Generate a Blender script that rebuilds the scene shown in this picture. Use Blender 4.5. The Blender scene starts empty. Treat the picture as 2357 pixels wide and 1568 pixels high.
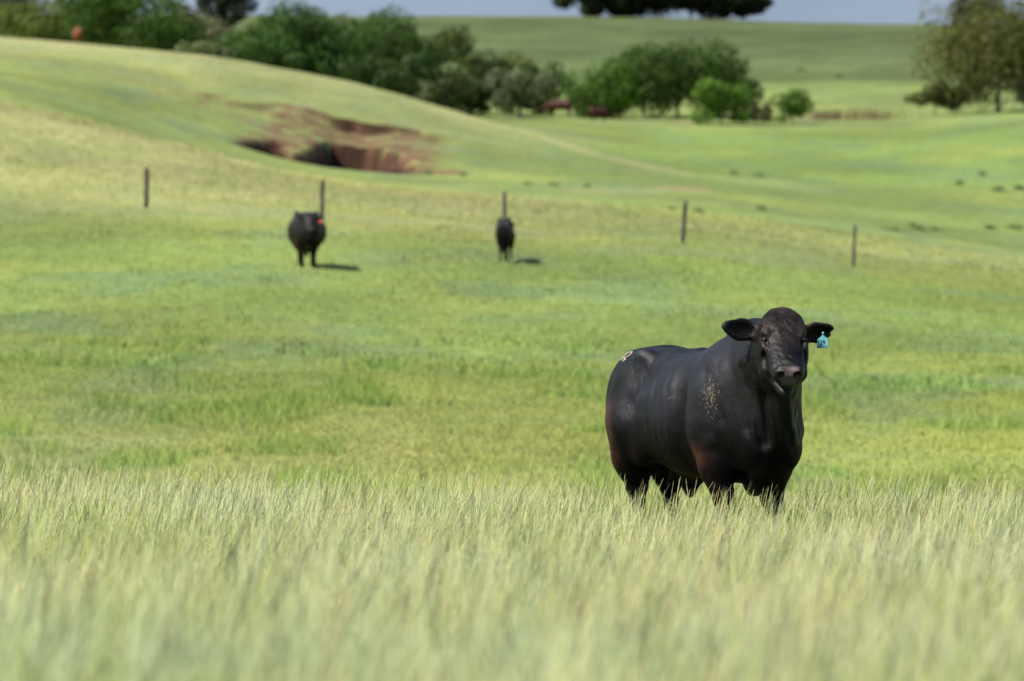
import bpy, math, random
import numpy as np
from mathutils import Vector, Matrix
from mathutils.bvhtree import BVHTree

R = math.radians
scene = bpy.context.scene
COL = scene.collection
DEV = ''

# ------------------------------------------------------------------ camera
FPX = 13094.0            # focal length in pixels of a 2357 px wide view (200 mm on 36 mm)
CX, CY, HOR = 1178.5, 784.0, 738.0
CAMZ = 1.6
cam_d = bpy.data.cameras.new('camera')
cam = bpy.data.objects.new('camera', cam_d)
COL.objects.link(cam)
cam_d.lens = 200.0
cam_d.sensor_width = 36.0
cam_d.clip_start = 0.5
cam_d.clip_end = 6000.0
cam.location = (0, 0, CAMZ)
cam.rotation_euler = (R(90) - math.atan((CY - HOR) / FPX), 0, 0)
cam_d.dof.use_dof = True
cam_d.dof.focus_distance = 36.9
cam_d.dof.aperture_fstop = 4.2
scene.camera = cam

# ------------------------------------------------------------------ world and sun
SUN_EL, SUN_AZ = 49.0, 207.0    # azimuth of the sun in the XY plane (180 = from the left, 270 = from behind the camera)
sd = Vector((math.cos(R(SUN_AZ)) * math.cos(R(SUN_EL)), math.sin(R(SUN_AZ)) * math.cos(R(SUN_EL)), math.sin(R(SUN_EL))))
world = bpy.data.worlds.new('World')
scene.world = world
world.use_nodes = True
wn, wl = world.node_tree.nodes, world.node_tree.links
wn.clear()
sky = wn.new('ShaderNodeTexSky')
sky.sky_type = 'NISHITA'
sky.sun_disc = False
sky.sun_elevation = R(SUN_EL)
sky.sun_rotation = math.atan2(sd.x, sd.y)
sky.air_density = 1.0
sky.dust_density = 1.5
bg = wn.new('ShaderNodeBackground')
bg.inputs['Strength'].default_value = 0.085
wo = wn.new('ShaderNodeOutputWorld')
# a bank of blue-grey rain cloud stands low over the horizon
tc = wn.new('ShaderNodeTexCoord')
sx = wn.new('ShaderNodeSeparateXYZ')
wl.new(tc.outputs['Generated'], sx.inputs[0])
mp = wn.new('ShaderNodeMapping')
mp.inputs['Scale'].default_value = (3.0, 3.0, 16.0)
wl.new(tc.outputs['Generated'], mp.inputs[0])
nz = wn.new('ShaderNodeTexNoise')
nz.inputs['Scale'].default_value = 2.2
nz.inputs['Detail'].default_value = 5.0
nz.inputs['Roughness'].default_value = 0.5
wl.new(mp.outputs[0], nz.inputs['Vector'])
mr = wn.new('ShaderNodeMapRange')
mr.inputs['From Min'].default_value = 0.42
mr.inputs['From Max'].default_value = 0.10
wl.new(sx.outputs['Z'], mr.inputs['Value'])
cr = wn.new('ShaderNodeValToRGB')
cr.color_ramp.elements[0].position = 0.35
cr.color_ramp.elements[0].color = (2.2, 2.8, 3.65, 1)
cr.color_ramp.elements[1].position = 0.65
cr.color_ramp.elements[1].color = (3.15, 3.8, 4.75, 1)
wl.new(nz.outputs['Fac'], cr.inputs['Fac'])
mx = wn.new('ShaderNodeMixRGB')
wl.new(mr.outputs[0], mx.inputs['Fac'])
wl.new(sky.outputs[0], mx.inputs['Color1'])
wl.new(cr.outputs[0], mx.inputs['Color2'])
wl.new(mx.outputs[0], bg.inputs['Color'])
wl.new(bg.outputs[0], wo.inputs['Surface'])

sun_d = bpy.data.lights.new('sun', 'SUN')
sun_d.energy = 4.4
sun_d.angle = R(0.53)
sun_d.color = (1.0, 0.95, 0.86)
sun = bpy.data.objects.new('sun', sun_d)
COL.objects.link(sun)
sun.rotation_euler = (-sd).to_track_quat('-Z', 'Y').to_euler()
sun.location = (-30, -10, 40)

scene.view_settings.view_transform = 'Standard'
scene.view_settings.look = 'None'
scene.view_settings.exposure = 0.75
scene.view_settings.gamma = 1.0
scene.cycles.use_denoising = True
scene.cycles.max_bounces = 7
scene.cycles.transparent_max_bounces = 8
scene.cycles.sample_clamp_indirect = 6.0

# ------------------------------------------------------------------ helpers
rng = np.random.default_rng(7)
random.seed(7)


def tag(o, label=None, cat=None, group=None, kind=None):
    if label: o['label'] = label
    if cat: o['category'] = cat
    if group: o['group'] = group
    if kind: o['kind'] = kind
    return o


def empty(name, loc=(0, 0, 0), rotz=0.0, scale=1.0):
    o = bpy.data.objects.new(name, None)
    o.empty_display_size = 0.3
    o.location = loc
    o.rotation_euler = (0, 0, rotz)
    o.scale = (scale,) * 3
    COL.objects.link(o)
    return o


def mesh_obj(name, V, F, mat, parent=None, colors=None, smooth=False):
    """F: (n,3)/(n,4) int array or a list of such arrays."""
    V = np.asarray(V, np.float32)
    Fs = F if isinstance(F, list) else [F]
    Fs = [np.asarray(f, np.int32) for f in Fs if len(f)]
    me = bpy.data.meshes.new(name)
    me.vertices.add(len(V))
    me.vertices.foreach_set('co', V.ravel())
    loops = np.concatenate([f.ravel() for f in Fs])
    counts = np.concatenate([np.full(len(f), f.shape[1], np.int32) for f in Fs])
    starts = np.concatenate([[0], np.cumsum(counts)[:-1]]).astype(np.int32)
    me.loops.add(len(loops))
    me.loops.foreach_set('vertex_index', loops)
    me.polygons.add(len(counts))
    me.polygons.foreach_set('loop_start', starts)
    me.polygons.foreach_set('loop_total', counts)
    if smooth:
        me.polygons.foreach_set('use_smooth', np.ones(len(counts), bool))
    me.update(calc_edges=True)
    if colors is not None:
        a = me.color_attributes.new('Col', 'FLOAT_COLOR', 'POINT')
        c = np.ones((len(V), 4), np.float32)
        c[:, :colors.shape[1]] = colors
        a.data.foreach_set('color', c.ravel())
    me.materials.append(mat)
    o = bpy.data.objects.new(name, me)
    COL.objects.link(o)
    if parent: o.parent = parent
    return o


def smoothstep(a, b, x):
    t = np.clip((x - a) / (b - a), 0, 1)
    return t * t * (3 - 2 * t)


class VNoise:
    def __init__(self, seed):
        self.t = np.random.default_rng(seed).random((256, 256))

    def at(self, x, y):
        xi, yi = np.floor(x).astype(int), np.floor(y).astype(int)
        fx, fy = x - xi, y - yi
        fx, fy = fx * fx * (3 - 2 * fx), fy * fy * (3 - 2 * fy)
        t = self.t
        a, b = t[xi % 256, yi % 256], t[(xi + 1) % 256, yi % 256]
        c, d = t[xi % 256, (yi + 1) % 256], t[(xi + 1) % 256, (yi + 1) % 256]
        return (a * (1 - fx) + b * fx) * (1 - fy) + (c * (1 - fx) + d * fx) * fy

    def fbm(self, x, y, octs=4):
        s, a, w = 0.0, 1.0, 0.0
        for i in range(octs):
            s = s + a * self.at(x * 2 ** i + 17.3 * i, y * 2 ** i + 9.1 * i)
            w += a
            a *= 0.5
        return s / w


N1, N2, N3, N4, N5 = (VNoise(i) for i in (11, 12, 13, 14, 15))

# ------------------------------------------------------------------ the lie of the land
SC = np.array([-.32, -.135, -.09, -.06, -.03, 0, .03, .06, .09, .135, .32])


def py(y, Y):
    return CAMZ + (HOR - np.array(Y, float)) / FPX * y


ROWS = [
    (-60, [.9, .8, .8, .8, .8, .8, .8, .8, .8, .8, .8]),
    (11, [.66, .64, .61, .60, .60, .60, .60, .60, .60, .60, .55]),
    (20, [.52, .46, .41, .39, .38, .37, .37, .37, .37, .37, .30]),
    (29, [.45, .32, .23, .20, .17, .16, .15, .15, .15, .14, .08]),
    (38, [.6, .3, .07, .055, .03, .0, 0, 0, 0, -.02, -.2]),
    (42, [.5, .2, .06, .03, .0, -.03, -.04, -.04, -.05, -.1, -.3]),
    (58, [-.8, -.9, -1.0, -1.02, -1.05, -1.08, -1.1, -1.1, -1.1, -1.15, -1.3]),
    (75, py(75, [1060, 1095, 1112, 1118, 1124, 1132, 1140, 1144, 1146, 1150, 1180])),
    (110, py(110, [660, 720, 756, 768, 780, 795, 812, 828, 842, 850, 900])),
    (171, py(171, [330, 425, 458, 482, 508, 536, 561, 609, 650, 690, 780])),
    (225, py(225, [100, 190, 238, 330, 420, 456, 492, 542, 600, 640, 700])),
    (246, py(246, [110, 205, 248, 345, 432, 462, 486, 530, 590, 640, 720])),
    (300, py(300, [20, 130, 176, 285, 392, 412, 432, 470, 505, 540, 600])),
    (335, py(335, [-30, 80, 128, 190, 258, 335, 390, 415, 430, 440, 480])),
    (370, py(370, [-80, 40, 84, 121, 186, 287, 352, 360, 350, 330, 330])),
    (400, py(400, [-60, 60, 100, 142, 216, 292, 318, 322, 300, 280, 280])),
    (450, py(450, [-40, 90, 135, 175, 232, 262, 270, 276, 262, 250, 240])),
    (520, py(520, [-40, 80, 120, 170, 225, 244, 244, 240, 232, 220, 200])),
    (600, py(600, [-40, 60, 90, 130, 190, 205, 200, 190, 188, 180, 160])),
    (820, py(820, [-60, 20, 40, 40, 40, 40, 46, 58, 60, 62, 60])),
    (1000, py(1000, [0, 90, 110, 110, 110, 110, 116, 130, 130, 130, 130])),
    (2600, [60] * 11),
]
RK = np.array([r[0] for r in ROWS], float)
ZT = np.array([r[1] for r in ROWS], float)        # rows x columns


def pslopes(K, V):
    """monotone (PCHIP-like) slopes, V: (n, k)"""
    h = np.diff(K)
    d = np.diff(V, axis=1) / h
    m = np.zeros_like(V)
    w1, w2 = 2 * h[1:] + h[:-1], h[1:] + 2 * h[:-1]
    same = d[:, :-1] * d[:, 1:] > 0
    with np.errstate(divide='ignore', invalid='ignore'):
        hm = (w1 + w2) / (w1 / d[:, :-1] + w2 / d[:, 1:])
    m[:, 1:-1] = np.where(same, hm, 0)
    m[:, 0], m[:, -1] = d[:, 0], d[:, -1]
    return m


def hermite(K, V, M, x, rows=None):
    i = np.clip(np.searchsorted(K, x, side='right') - 1, 0, len(K) - 2)
    h = K[i + 1] - K[i]
    t = np.clip((x - K[i]) / h, 0, 1)
    if rows is None:
        v0, v1, m0, m1 = V[..., i], V[..., i + 1], M[..., i], M[..., i + 1]
    else:
        v0, v1, m0, m1 = V[rows, i], V[rows, i + 1], M[rows, i], M[rows, i + 1]
    t2, t3 = t * t, t * t * t
    return v0 * (2 * t3 - 3 * t2 + 1) + m0 * h * (t3 - 2 * t2 + t) + v1 * (3 * t2 - 2 * t3) + m1 * h * (t3 - t2)


MSC = pslopes(SC, ZT)


def base_z(x, y):
    x, y = np.asarray(x, float), np.asarray(y, float)
    s = np.clip(x / np.maximum(y, 40), SC[0], SC[-1])
    V = hermite(SC, ZT, MSC, s).T            # (n, rows)
    M = pslopes(RK, V)
    return hermite(RK, V, M, np.clip(y, RK[0], RK[-1]), np.arange(len(x)))


def scar(x, y, z):
    """eroded bank cut into the left hill; returns new z, how bare the soil is, and how much shade is painted into its colour"""
    xc, hw = -9.8, 4.9
    u = (x - xc) / hw
    nx = N1.fbm(x * 0.7 + 3, y * 0.05, 4)
    nf = N2.fbm(x * 1.3, y * 1.0, 4)
    nr = N3.fbm(x * 2.2 + 4, y * .12, 3)
    arc = np.clip(1 - np.abs(u) ** 2.6, 0, 1) ** .5
    lobe = (1 - .50 * np.exp(-((x + 11.6) / .9) ** 2)) * (.72 + .28 * smoothstep(-12.2, -10.2, x))
    yw = 300.3 + 20.5 * arc * lobe + (nx - .5) * 2.2 * arc + (nr - .5) * 1.8 * arc + (nf - .5) * 3.2 * arc
    floor = 9.45 + .02 * (y - 300) + .05 * np.clip(x + 7.5, 0, 9) + .20 * np.clip(-x - 10.5, 0, 5)
    dep = np.clip(z - floor, 0, None) * (np.abs(u) < 1) * (y > 299) * smoothstep(yw + .2, yw - 2.4, y)
    z1 = z - dep
    # upper step of the bank, broken into short scarps
    w2 = smoothstep(-26, -15, x) * (1 - smoothstep(-4.6, -1.6, x))
    yw2 = 331.0 + (N4.fbm(x * .45 + 9, y * .02, 5) - .5) * 9.0 + .10 * (x + 8) * (x < -8)
    brk = smoothstep(.36, .52, N5.fbm(x * .55 + 2, y * .02, 3) + .25 * np.exp(-((x + 8.6) / 2.5) ** 2))
    d2 = (.22 + .42 * np.exp(-((x + 9.0) / 1.8) ** 2)) * w2 * (.35 + .65 * brk)
    z2 = z1 - d2 * smoothstep(yw2 + .2, yw2 - 1.0, y) * smoothstep(yw2 - 17, yw2 - 3, y)
    wall = (np.abs(u) < 1.0) & (y > 299.5) & (y < yw + .6)
    bare = np.where(wall, smoothstep(.10, .26, nf + .25 * arc), 0)
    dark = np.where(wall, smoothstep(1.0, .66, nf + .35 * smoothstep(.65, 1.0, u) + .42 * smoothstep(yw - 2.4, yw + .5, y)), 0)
    bench = smoothstep(yw - .5, yw + 1.0, y) * (y < yw2 + .5) * (y > 305) * smoothstep(-17.0, -12.5, x) * (1 - smoothstep(-5.5, -2.6, x))
    bare = np.maximum(bare, bench * smoothstep(.38, .52, nf + .14 * np.exp(-((x + 8) / 3.5) ** 2)))
    left = np.exp(-((x + 17) / 4.5) ** 2) * smoothstep(316, 322, y) * (y < yw2 + 1)
    bare = np.maximum(bare, left * smoothstep(.50, .62, nf) * .8)
    scarp = w2 * smoothstep(yw2 - 2.2, yw2 - .8, y) * (y < yw2 + .4) * np.clip(d2 * 2.6, 0, 1) * brk
    bare = np.maximum(bare, scarp)
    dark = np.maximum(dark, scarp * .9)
    tail = np.exp(-((x + 4.0) / 2.3) ** 2) * np.exp(-((y - 304.5 - (x + 4) * 1.3) / 3.4) ** 2)
    bare = np.maximum(bare, smoothstep(.42, .70, tail + (nf - .5) * .7))
    return z2, np.clip(bare, 0, 1), np.clip(dark, 0, 1)


def ground(x, y, want_bare=False):
    x = np.atleast_1d(np.asarray(x, float))
    y = np.atleast_1d(np.asarray(y, float))
    out, bare, dark = np.empty(x.shape), np.zeros(x.shape), np.zeros(x.shape)
    for a in range(0, len(x), 60000):
        sl = slice(a, a + 60000)
        xx, yy = x[sl], y[sl]
        z = base_z(xx, yy)
        far = smoothstep(60, 110, yy)
        z = z + far * ((N2.fbm(xx / 9, yy / 9, 3) - .5) * .28 + (N3.fbm(xx / 2.2, yy / 2.2, 2) - .5) * .10)
        z = z + (1 - far) * (N3.fbm(xx / 1.6, yy / 1.6, 2) - .5) * .05
        m = (yy > 294) & (yy < 342) & (xx > -27) & (xx < 4)
        if m.any():
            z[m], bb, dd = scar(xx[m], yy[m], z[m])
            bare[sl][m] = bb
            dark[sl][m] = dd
        out[sl] = z
    return (out, bare, dark) if want_bare else out


def gz(x, y):
    return float(ground([x], [y])[0])


def at(X, Y, y):
    """world position at distance y that stands in column X of the picture (height from the land)"""
    x = (X - CX) / FPX * y
    return x, y, gz(x, y)


# how the pasture is coloured (species mix: lush green, bluish, straw)
SROW = [(0, .3), (58, .3), (70, .55), (86, .40), (100, .10), (140, .08), (158, .18), (172, .6), (200, .8), (226, .85), (240, .5), (262, .25), (300, .18),
        (320, .2), (350, .55), (372, .9), (385, .6), (410, .2), (520, .28), (600, .1), (780, .1), (812, .75), (900, .8)]
SRX, SRV = np.array([a for a, b in SROW], float), np.array([b for a, b in SROW])
C_LUSH = np.array([.138, .196, .050])
C_BLUE = np.array([.118, .175, .074])
C_YEL = np.array([.185, .215, .048])
C_STRAW = np.array([.320, .295, .135])
C_DARK = np.array([.075, .135, .028])
C_OLD = np.array([.112, .142, .056])


def pasture(x, y):
    s = np.interp(y, SRX, SRV)
    sx_ = x / np.maximum(y, 40)
    ridge = np.interp(sx_, [-.09, -.02, .02, .09], [1, 1, .7, .55])
    ridge = np.where((y > 330) & (y < 420), ridge * smoothstep(.025, -.005, sx_), np.where((y > 240) & (y < 420), ridge * .8, ridge))
    s = s * ridge
    path = np.exp(-((y - np.interp(sx_, [-.004, .032], [364, 326])) / 5.0) ** 2) * smoothstep(-.010, .0, sx_) * (1 - smoothstep(.026, .036, sx_))
    s = np.maximum(s, path * .8)
    n1 = N1.fbm(x / 7.0, y / 11.0, 4)
    n2 = N2.fbm(x / 2.0 + 50, y / 4.0 + 50, 3)
    n3 = N3.fbm(x / 3.0 + 90, y / 6.0, 4)
    n4 = N4.fbm(x / .8, y / 1.3, 3)
    c = C_LUSH + (C_YEL - C_LUSH) * (smoothstep(.44, .76, n1 * .7 + n4 * .3) * .8 + .35 * np.exp(-((y - 78) / 14) ** 2)).clip(0, 1)[:, None]
    c = c + (C_BLUE - c) * (smoothstep(.50, .72, n3) * .8)[:, None]
    c = c + (C_STRAW - c) * np.clip(s * (.55 + .9 * (n2 - .25)), 0, 1)[:, None]
    tuft = smoothstep(.56, .68, N5.fbm(x / 1.3, y / 2.4, 3)) * smoothstep(65, 72, y) * (1 - smoothstep(96, 125, y))
    c = c + (C_DARK * 1.5 - c) * (tuft * .6)[:, None]
    tuft2 = smoothstep(.70, .80, N5.fbm(x / 1.1 + 40, y / 2.0, 3)) * smoothstep(228, 250, y) * (1 - smoothstep(290, 330, y)) * smoothstep(.0, .03, sx_)
    c = c + (C_DARK - c) * (tuft2 * .7)[:, None]
    old = smoothstep(530, 690, y)
    c = c + (C_OLD * (.55 + .95 * N1.fbm(x / 45 + .4, y / 26, 4))[:, None] - c) * (old * (1 - s) * .85)[:, None]
    big = N4.fbm(x / 7 + 31, y / 12 + 8, 3)
    return c * ((.92 + .16 * n4) * (.92 + .28 * smoothstep(.3, .7, big)))[:, None]


# ------------------------------------------------------------------ materials
def new_mat(name):
    m = bpy.data.materials.new(name)
    m.use_nodes = True
    n, l = m.node_tree.nodes, m.node_tree.links
    b = n['Principled BSDF']
    return m, n, l, b


def leaf_mat(name, trans=.35, rough=.55, spec=.35, up=0.0):
    m, n, l, b = new_mat(name)
    a = n.new('ShaderNodeVertexColor'); a.layer_name = 'Col'
    b.inputs['Roughness'].default_value = rough
    b.inputs['Specular IOR Level'].default_value = spec
    l.new(a.outputs['Color'], b.inputs['Base Color'])
    t = n.new('ShaderNodeBsdfTranslucent')
    if up:      # soft thin blades: shading normals lean towards the turf's own normal
        ge = n.new('ShaderNodeNewGeometry')
        s1 = n.new('ShaderNodeVectorMath'); s1.operation = 'SCALE'; s1.inputs['Scale'].default_value = 1 - up
        l.new(ge.outputs['Normal'], s1.inputs[0])
        s2 = n.new('ShaderNodeVectorMath'); s2.operation = 'ADD'; s2.inputs[1].default_value = (-.1 * up, -.25 * up, up)
        l.new(s1.outputs[0], s2.inputs[0])
        s3 = n.new('ShaderNodeVectorMath'); s3.operation = 'NORMALIZE'
        l.new(s2.outputs[0], s3.inputs[0]); l.new(s3.outputs[0], b.inputs['Normal'])
    hs = n.new('ShaderNodeHueSaturation')
    hs.inputs['Saturation'].default_value = 1.1
    hs.inputs['Value'].default_value = 1.15
    l.new(a.outputs['Color'], hs.inputs['Color'])
    l.new(hs.outputs[0], t.inputs['Color'])
    ms = n.new('ShaderNodeMixShader')
    ms.inputs['Fac'].default_value = trans
    l.new(b.outputs[0], ms.inputs[1]); l.new(t.outputs[0], ms.inputs[2])
    l.new(ms.outputs[0], n['Material Output'].inputs['Surface'])
    return m


def simple_mat(name, color, rough=.6, spec=.4, noise=None, bump=None):
    m, n, l, b = new_mat(name)
    b.inputs['Roughness'].default_value = rough
    b.inputs['Specular IOR Level'].default_value = spec
    b.inputs['Base Color'].default_value = (*color, 1)
    t = n.new('ShaderNodeTexCoord')
    if noise:
        sc_, amt, c2 = noise
        z_ = n.new('ShaderNodeTexNoise'); z_.inputs['Scale'].default_value = sc_; z_.inputs['Detail'].default_value = 6
        l.new(t.outputs['Object'], z_.inputs['Vector'])
        r_ = n.new('ShaderNodeMapRange'); r_.inputs['From Min'].default_value = .35; r_.inputs['From Max'].default_value = .65; r_.inputs['To Max'].default_value = amt
        l.new(z_.outputs['Fac'], r_.inputs['Value'])
        x_ = n.new('ShaderNodeMixRGB'); x_.inputs['Color1'].default_value = (*color, 1); x_.inputs['Color2'].default_value = (*c2, 1)
        l.new(r_.outputs[0], x_.inputs['Fac']); l.new(x_.outputs[0], b.inputs['Base Color'])
    if bump:
        sc_, st = bump
        z_ = n.new('ShaderNodeTexNoise'); z_.inputs['Scale'].default_value = sc_; z_.inputs['Detail'].default_value = 5
        l.new(t.outputs['Object'], z_.inputs['Vector'])
        q = n.new('ShaderNodeBump'); q.inputs['Strength'].default_value = st; q.inputs['Distance'].default_value = .02
        l.new(z_.outputs['Fac'], q.inputs['Height']); l.new(q.outputs[0], b.inputs['Normal'])
    return m


# ground: pasture and soil
M_ground, n, l, b = new_mat('pasture')
b.inputs['Roughness'].default_value = .9
b.inputs['Specular IOR Level'].default_value = .1
vc = n.new('ShaderNodeVertexColor'); vc.layer_name = 'Col'
gt = n.new('ShaderNodeTexCoord')
g1 = n.new('ShaderNodeTexNoise'); g1.inputs['Scale'].default_value = 2.4; g1.inputs['Detail'].default_value = 8; g1.inputs['Roughness'].default_value = .65
gm = n.new('ShaderNodeMapping'); gm.inputs['Scale'].default_value = (1, .45, 1)
l.new(gt.outputs['Object'], gm.inputs[0]); l.new(gm.outputs[0], g1.inputs['Vector'])
gr = n.new('ShaderNodeMapRange'); gr.inputs['From Min'].default_value = .3; gr.inputs['From Max'].default_value = .7
gr.inputs['To Min'].default_value = .72; gr.inputs['To Max'].default_value = 1.25
l.new(g1.outputs['Fac'], gr.inputs['Value'])
gx = n.new('ShaderNodeVectorMath'); gx.operation = 'SCALE'
l.new(vc.outputs['Color'], gx.inputs[0]); l.new(gr.outputs[0], gx.inputs['Scale'])
l.new(gx.outputs[0], b.inputs['Base Color'])
gb = n.new('ShaderNodeBump'); gb.inputs['Strength'].default_value = .2; gb.inputs['Distance'].default_value = .08
l.new(g1.outputs['Fac'], gb.inputs['Height']); l.new(gb.outputs[0], b.inputs['Normal'])

M_grass = leaf_mat('grass_blades', .32, .6, .15, .5)
M_turf = leaf_mat('turf_blades', .2, .7, .1, .82)
M_leaf = leaf_mat('tree_leaves', .30, .65, .12)
M_bark = simple_mat('bark', (.10, .085, .07), .9, .2, (6, .8, (.17, .15, .13)), (18, .8))
M_barkred = simple_mat('gum_bark', (.16, .115, .09), .85, .2, (3, .9, (.30, .25, .21)), (14, .7))
M_post = simple_mat('weathered_wood', (.050, .046, .042), .9, .2, (9, .9, (.11, .10, .095)), (40, .8))


# ------------------------------------------------------------------ ground sheet
def ramp_coords():
    u = [0.0]
    while u[-1] < 1.6:
        a = u[-1]
        u.append(a + (.0009 if a < .085 else .0025 if a < .14 else .01 if a < .3 else .06))
    u = np.array(u)
    return np.concatenate([-u[:0:-1], u])


def row_coords():
    y = [-19.0]
    while y[-1] < 2600:
        a = y[-1]
        d = 1.0 if a < 12 else .35 if a < 46 else .6 if a < 110 else 1.0 if a < 232 else 1.6 if a < 294 else .3 if a < 338 else 1.6 if a < 380 else 5 if a < 860 else 60
        y.append(a + d)
    return np.array(y)


def build_ground():
    U, Yr = ramp_coords(), row_coords()
    nu, ny = len(U), len(Yr)
    X = U[None, :] * (Yr[:, None] + 22)
    Y = np.repeat(Yr[:, None], nu, 1)
    x, y = X.ravel(), Y.ravel()
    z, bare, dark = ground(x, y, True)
    c = pasture(x, y)
    nn = N2.fbm(x * .8, y * .8, 4)
    soil = np.array([.165, .098, .058]) + (np.array([.12, .060, .038]) - np.array([.165, .098, .058])) * smoothstep(.4, .6, nn)[:, None]
    soil = soil + (np.array([.20, .19, .07]) - soil) * (smoothstep(.46, .64, N4.fbm(x * .9 + 5, y * .7, 3)) * .7)[:, None]
    pit_shade = np.array([.030, .014, .009]) + (np.array([.066, .034, .021]) - np.array([.030, .014, .009])) * smoothstep(.4, .65, N5.fbm(x * 1.6, y * .5, 3))[:, None]
    soil = soil + (pit_shade - soil) * dark[:, None]  # shade of the pit wall and scarps painted into the soil colour
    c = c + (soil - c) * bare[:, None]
    # worn dirt strip seen in the dip behind the posts, and dry rushes at the tree line
    for X0, y0, hw, hy in ((1568, 294, 2.0, 3.4), (1400, 284, 2.6, 1.1), (1850, 452, 2.0, 3), (1585, 438, 1.4, 2.5)):
        x0 = (X0 - CX) / FPX * y0
        w = np.exp(-((x - x0) / hw) ** 2 - ((y - y0) / hy) ** 2)
        w = smoothstep(.3, .7, w + (nn - .5) * .5)
        c = c + (np.array([.29, .21, .12]) - c) * (w * .7)[:, None]
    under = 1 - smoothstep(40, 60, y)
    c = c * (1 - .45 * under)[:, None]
    i = np.arange(ny - 1)[:, None] * nu + np.arange(nu - 1)[None, :]
    F = np.stack([i, i + 1, i + nu + 1, i + nu], -1).reshape(-1, 4)
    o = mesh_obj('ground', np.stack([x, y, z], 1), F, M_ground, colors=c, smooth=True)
    tag(o, kind='structure')
    return o


build_ground()


# ------------------------------------------------------------------ grass
def scatter(n, y0, y1, side, k=.09, pw=1.0):
    """n random points in the strip the view crosses, side metres wider on each side"""
    out = []
    wmax = k * y1 + side
    tot = 0
    while tot < n:
        y = y0 + (y1 - y0) * rng.random(n * 2) ** pw
        x = (rng.random(n * 2) * 2 - 1) * wmax
        m = np.abs(x) < k * y + side
        out.append(np.stack([x[m], y[m]], 1)); tot += m.sum()
    return np.concatenate(out)[:n]


def ribbons(P, H, W, lean, az, face, prof, cols, curve=1.0):
    """P base points, prof: list of (t, width factor); returns V, F, C (quads then a closing tri)"""
    n, k = len(P), len(prof)
    V = np.empty((n, k, 2, 3), np.float32)
    dx, dy = np.cos(az), np.sin(az)
    wx, wy = np.cos(face), np.sin(face)
    for j, (t, wf) in enumerate(prof):
        off = lean * (t ** (1 + curve))
        cx_, cy_ = P[:, 0] + dx * off * H, P[:, 1] + dy * off * H
        cz = P[:, 2] + H * t * np.sqrt(np.clip(1 - (lean * t ** curve) ** 2 * .6, .1, 1))
        hw = W * wf * .5
        V[:, j, 0] = np.stack([cx_ - wx * hw, cy_ - wy * hw, cz], 1)
        V[:, j, 1] = np.stack([cx_ + wx * hw, cy_ + wy * hw, cz], 1)
    base = (np.arange(n) * k * 2)[:, None]
    F = []
    for j in range(k - 1):
        a = 2 * j
        F.append(base + np.array([a, a + 1, a + 3, a + 2]))
    F = np.concatenate(F)
    C = np.repeat(cols.reshape(n, -1, 3) if cols.ndim == 3 else cols[:, None], k if cols.ndim == 2 else 1, 1)
    C = np.repeat(C, 2, 1).reshape(-1, 3)
    return V.reshape(-1, 3), F, C


def join(parts):
    V, F, C, o = [], [], [], 0
    for v, f, c in parts:
        V.append(v); C.append(c)
        for ff in (f if isinstance(f, list) else [f]):
            F.append(ff + o)
        o += len(v)
    return np.concatenate(V), F, np.concatenate(C)


G_GREEN = np.array([.190, .275, .060])
G_BLUE = np.array([.255, .335, .150])
G_PALE = np.array([.455, .480, .245])
G_TAN = np.array([.560, .500, .290])
G_LIME = np.array([.275, .335, .075])


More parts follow.
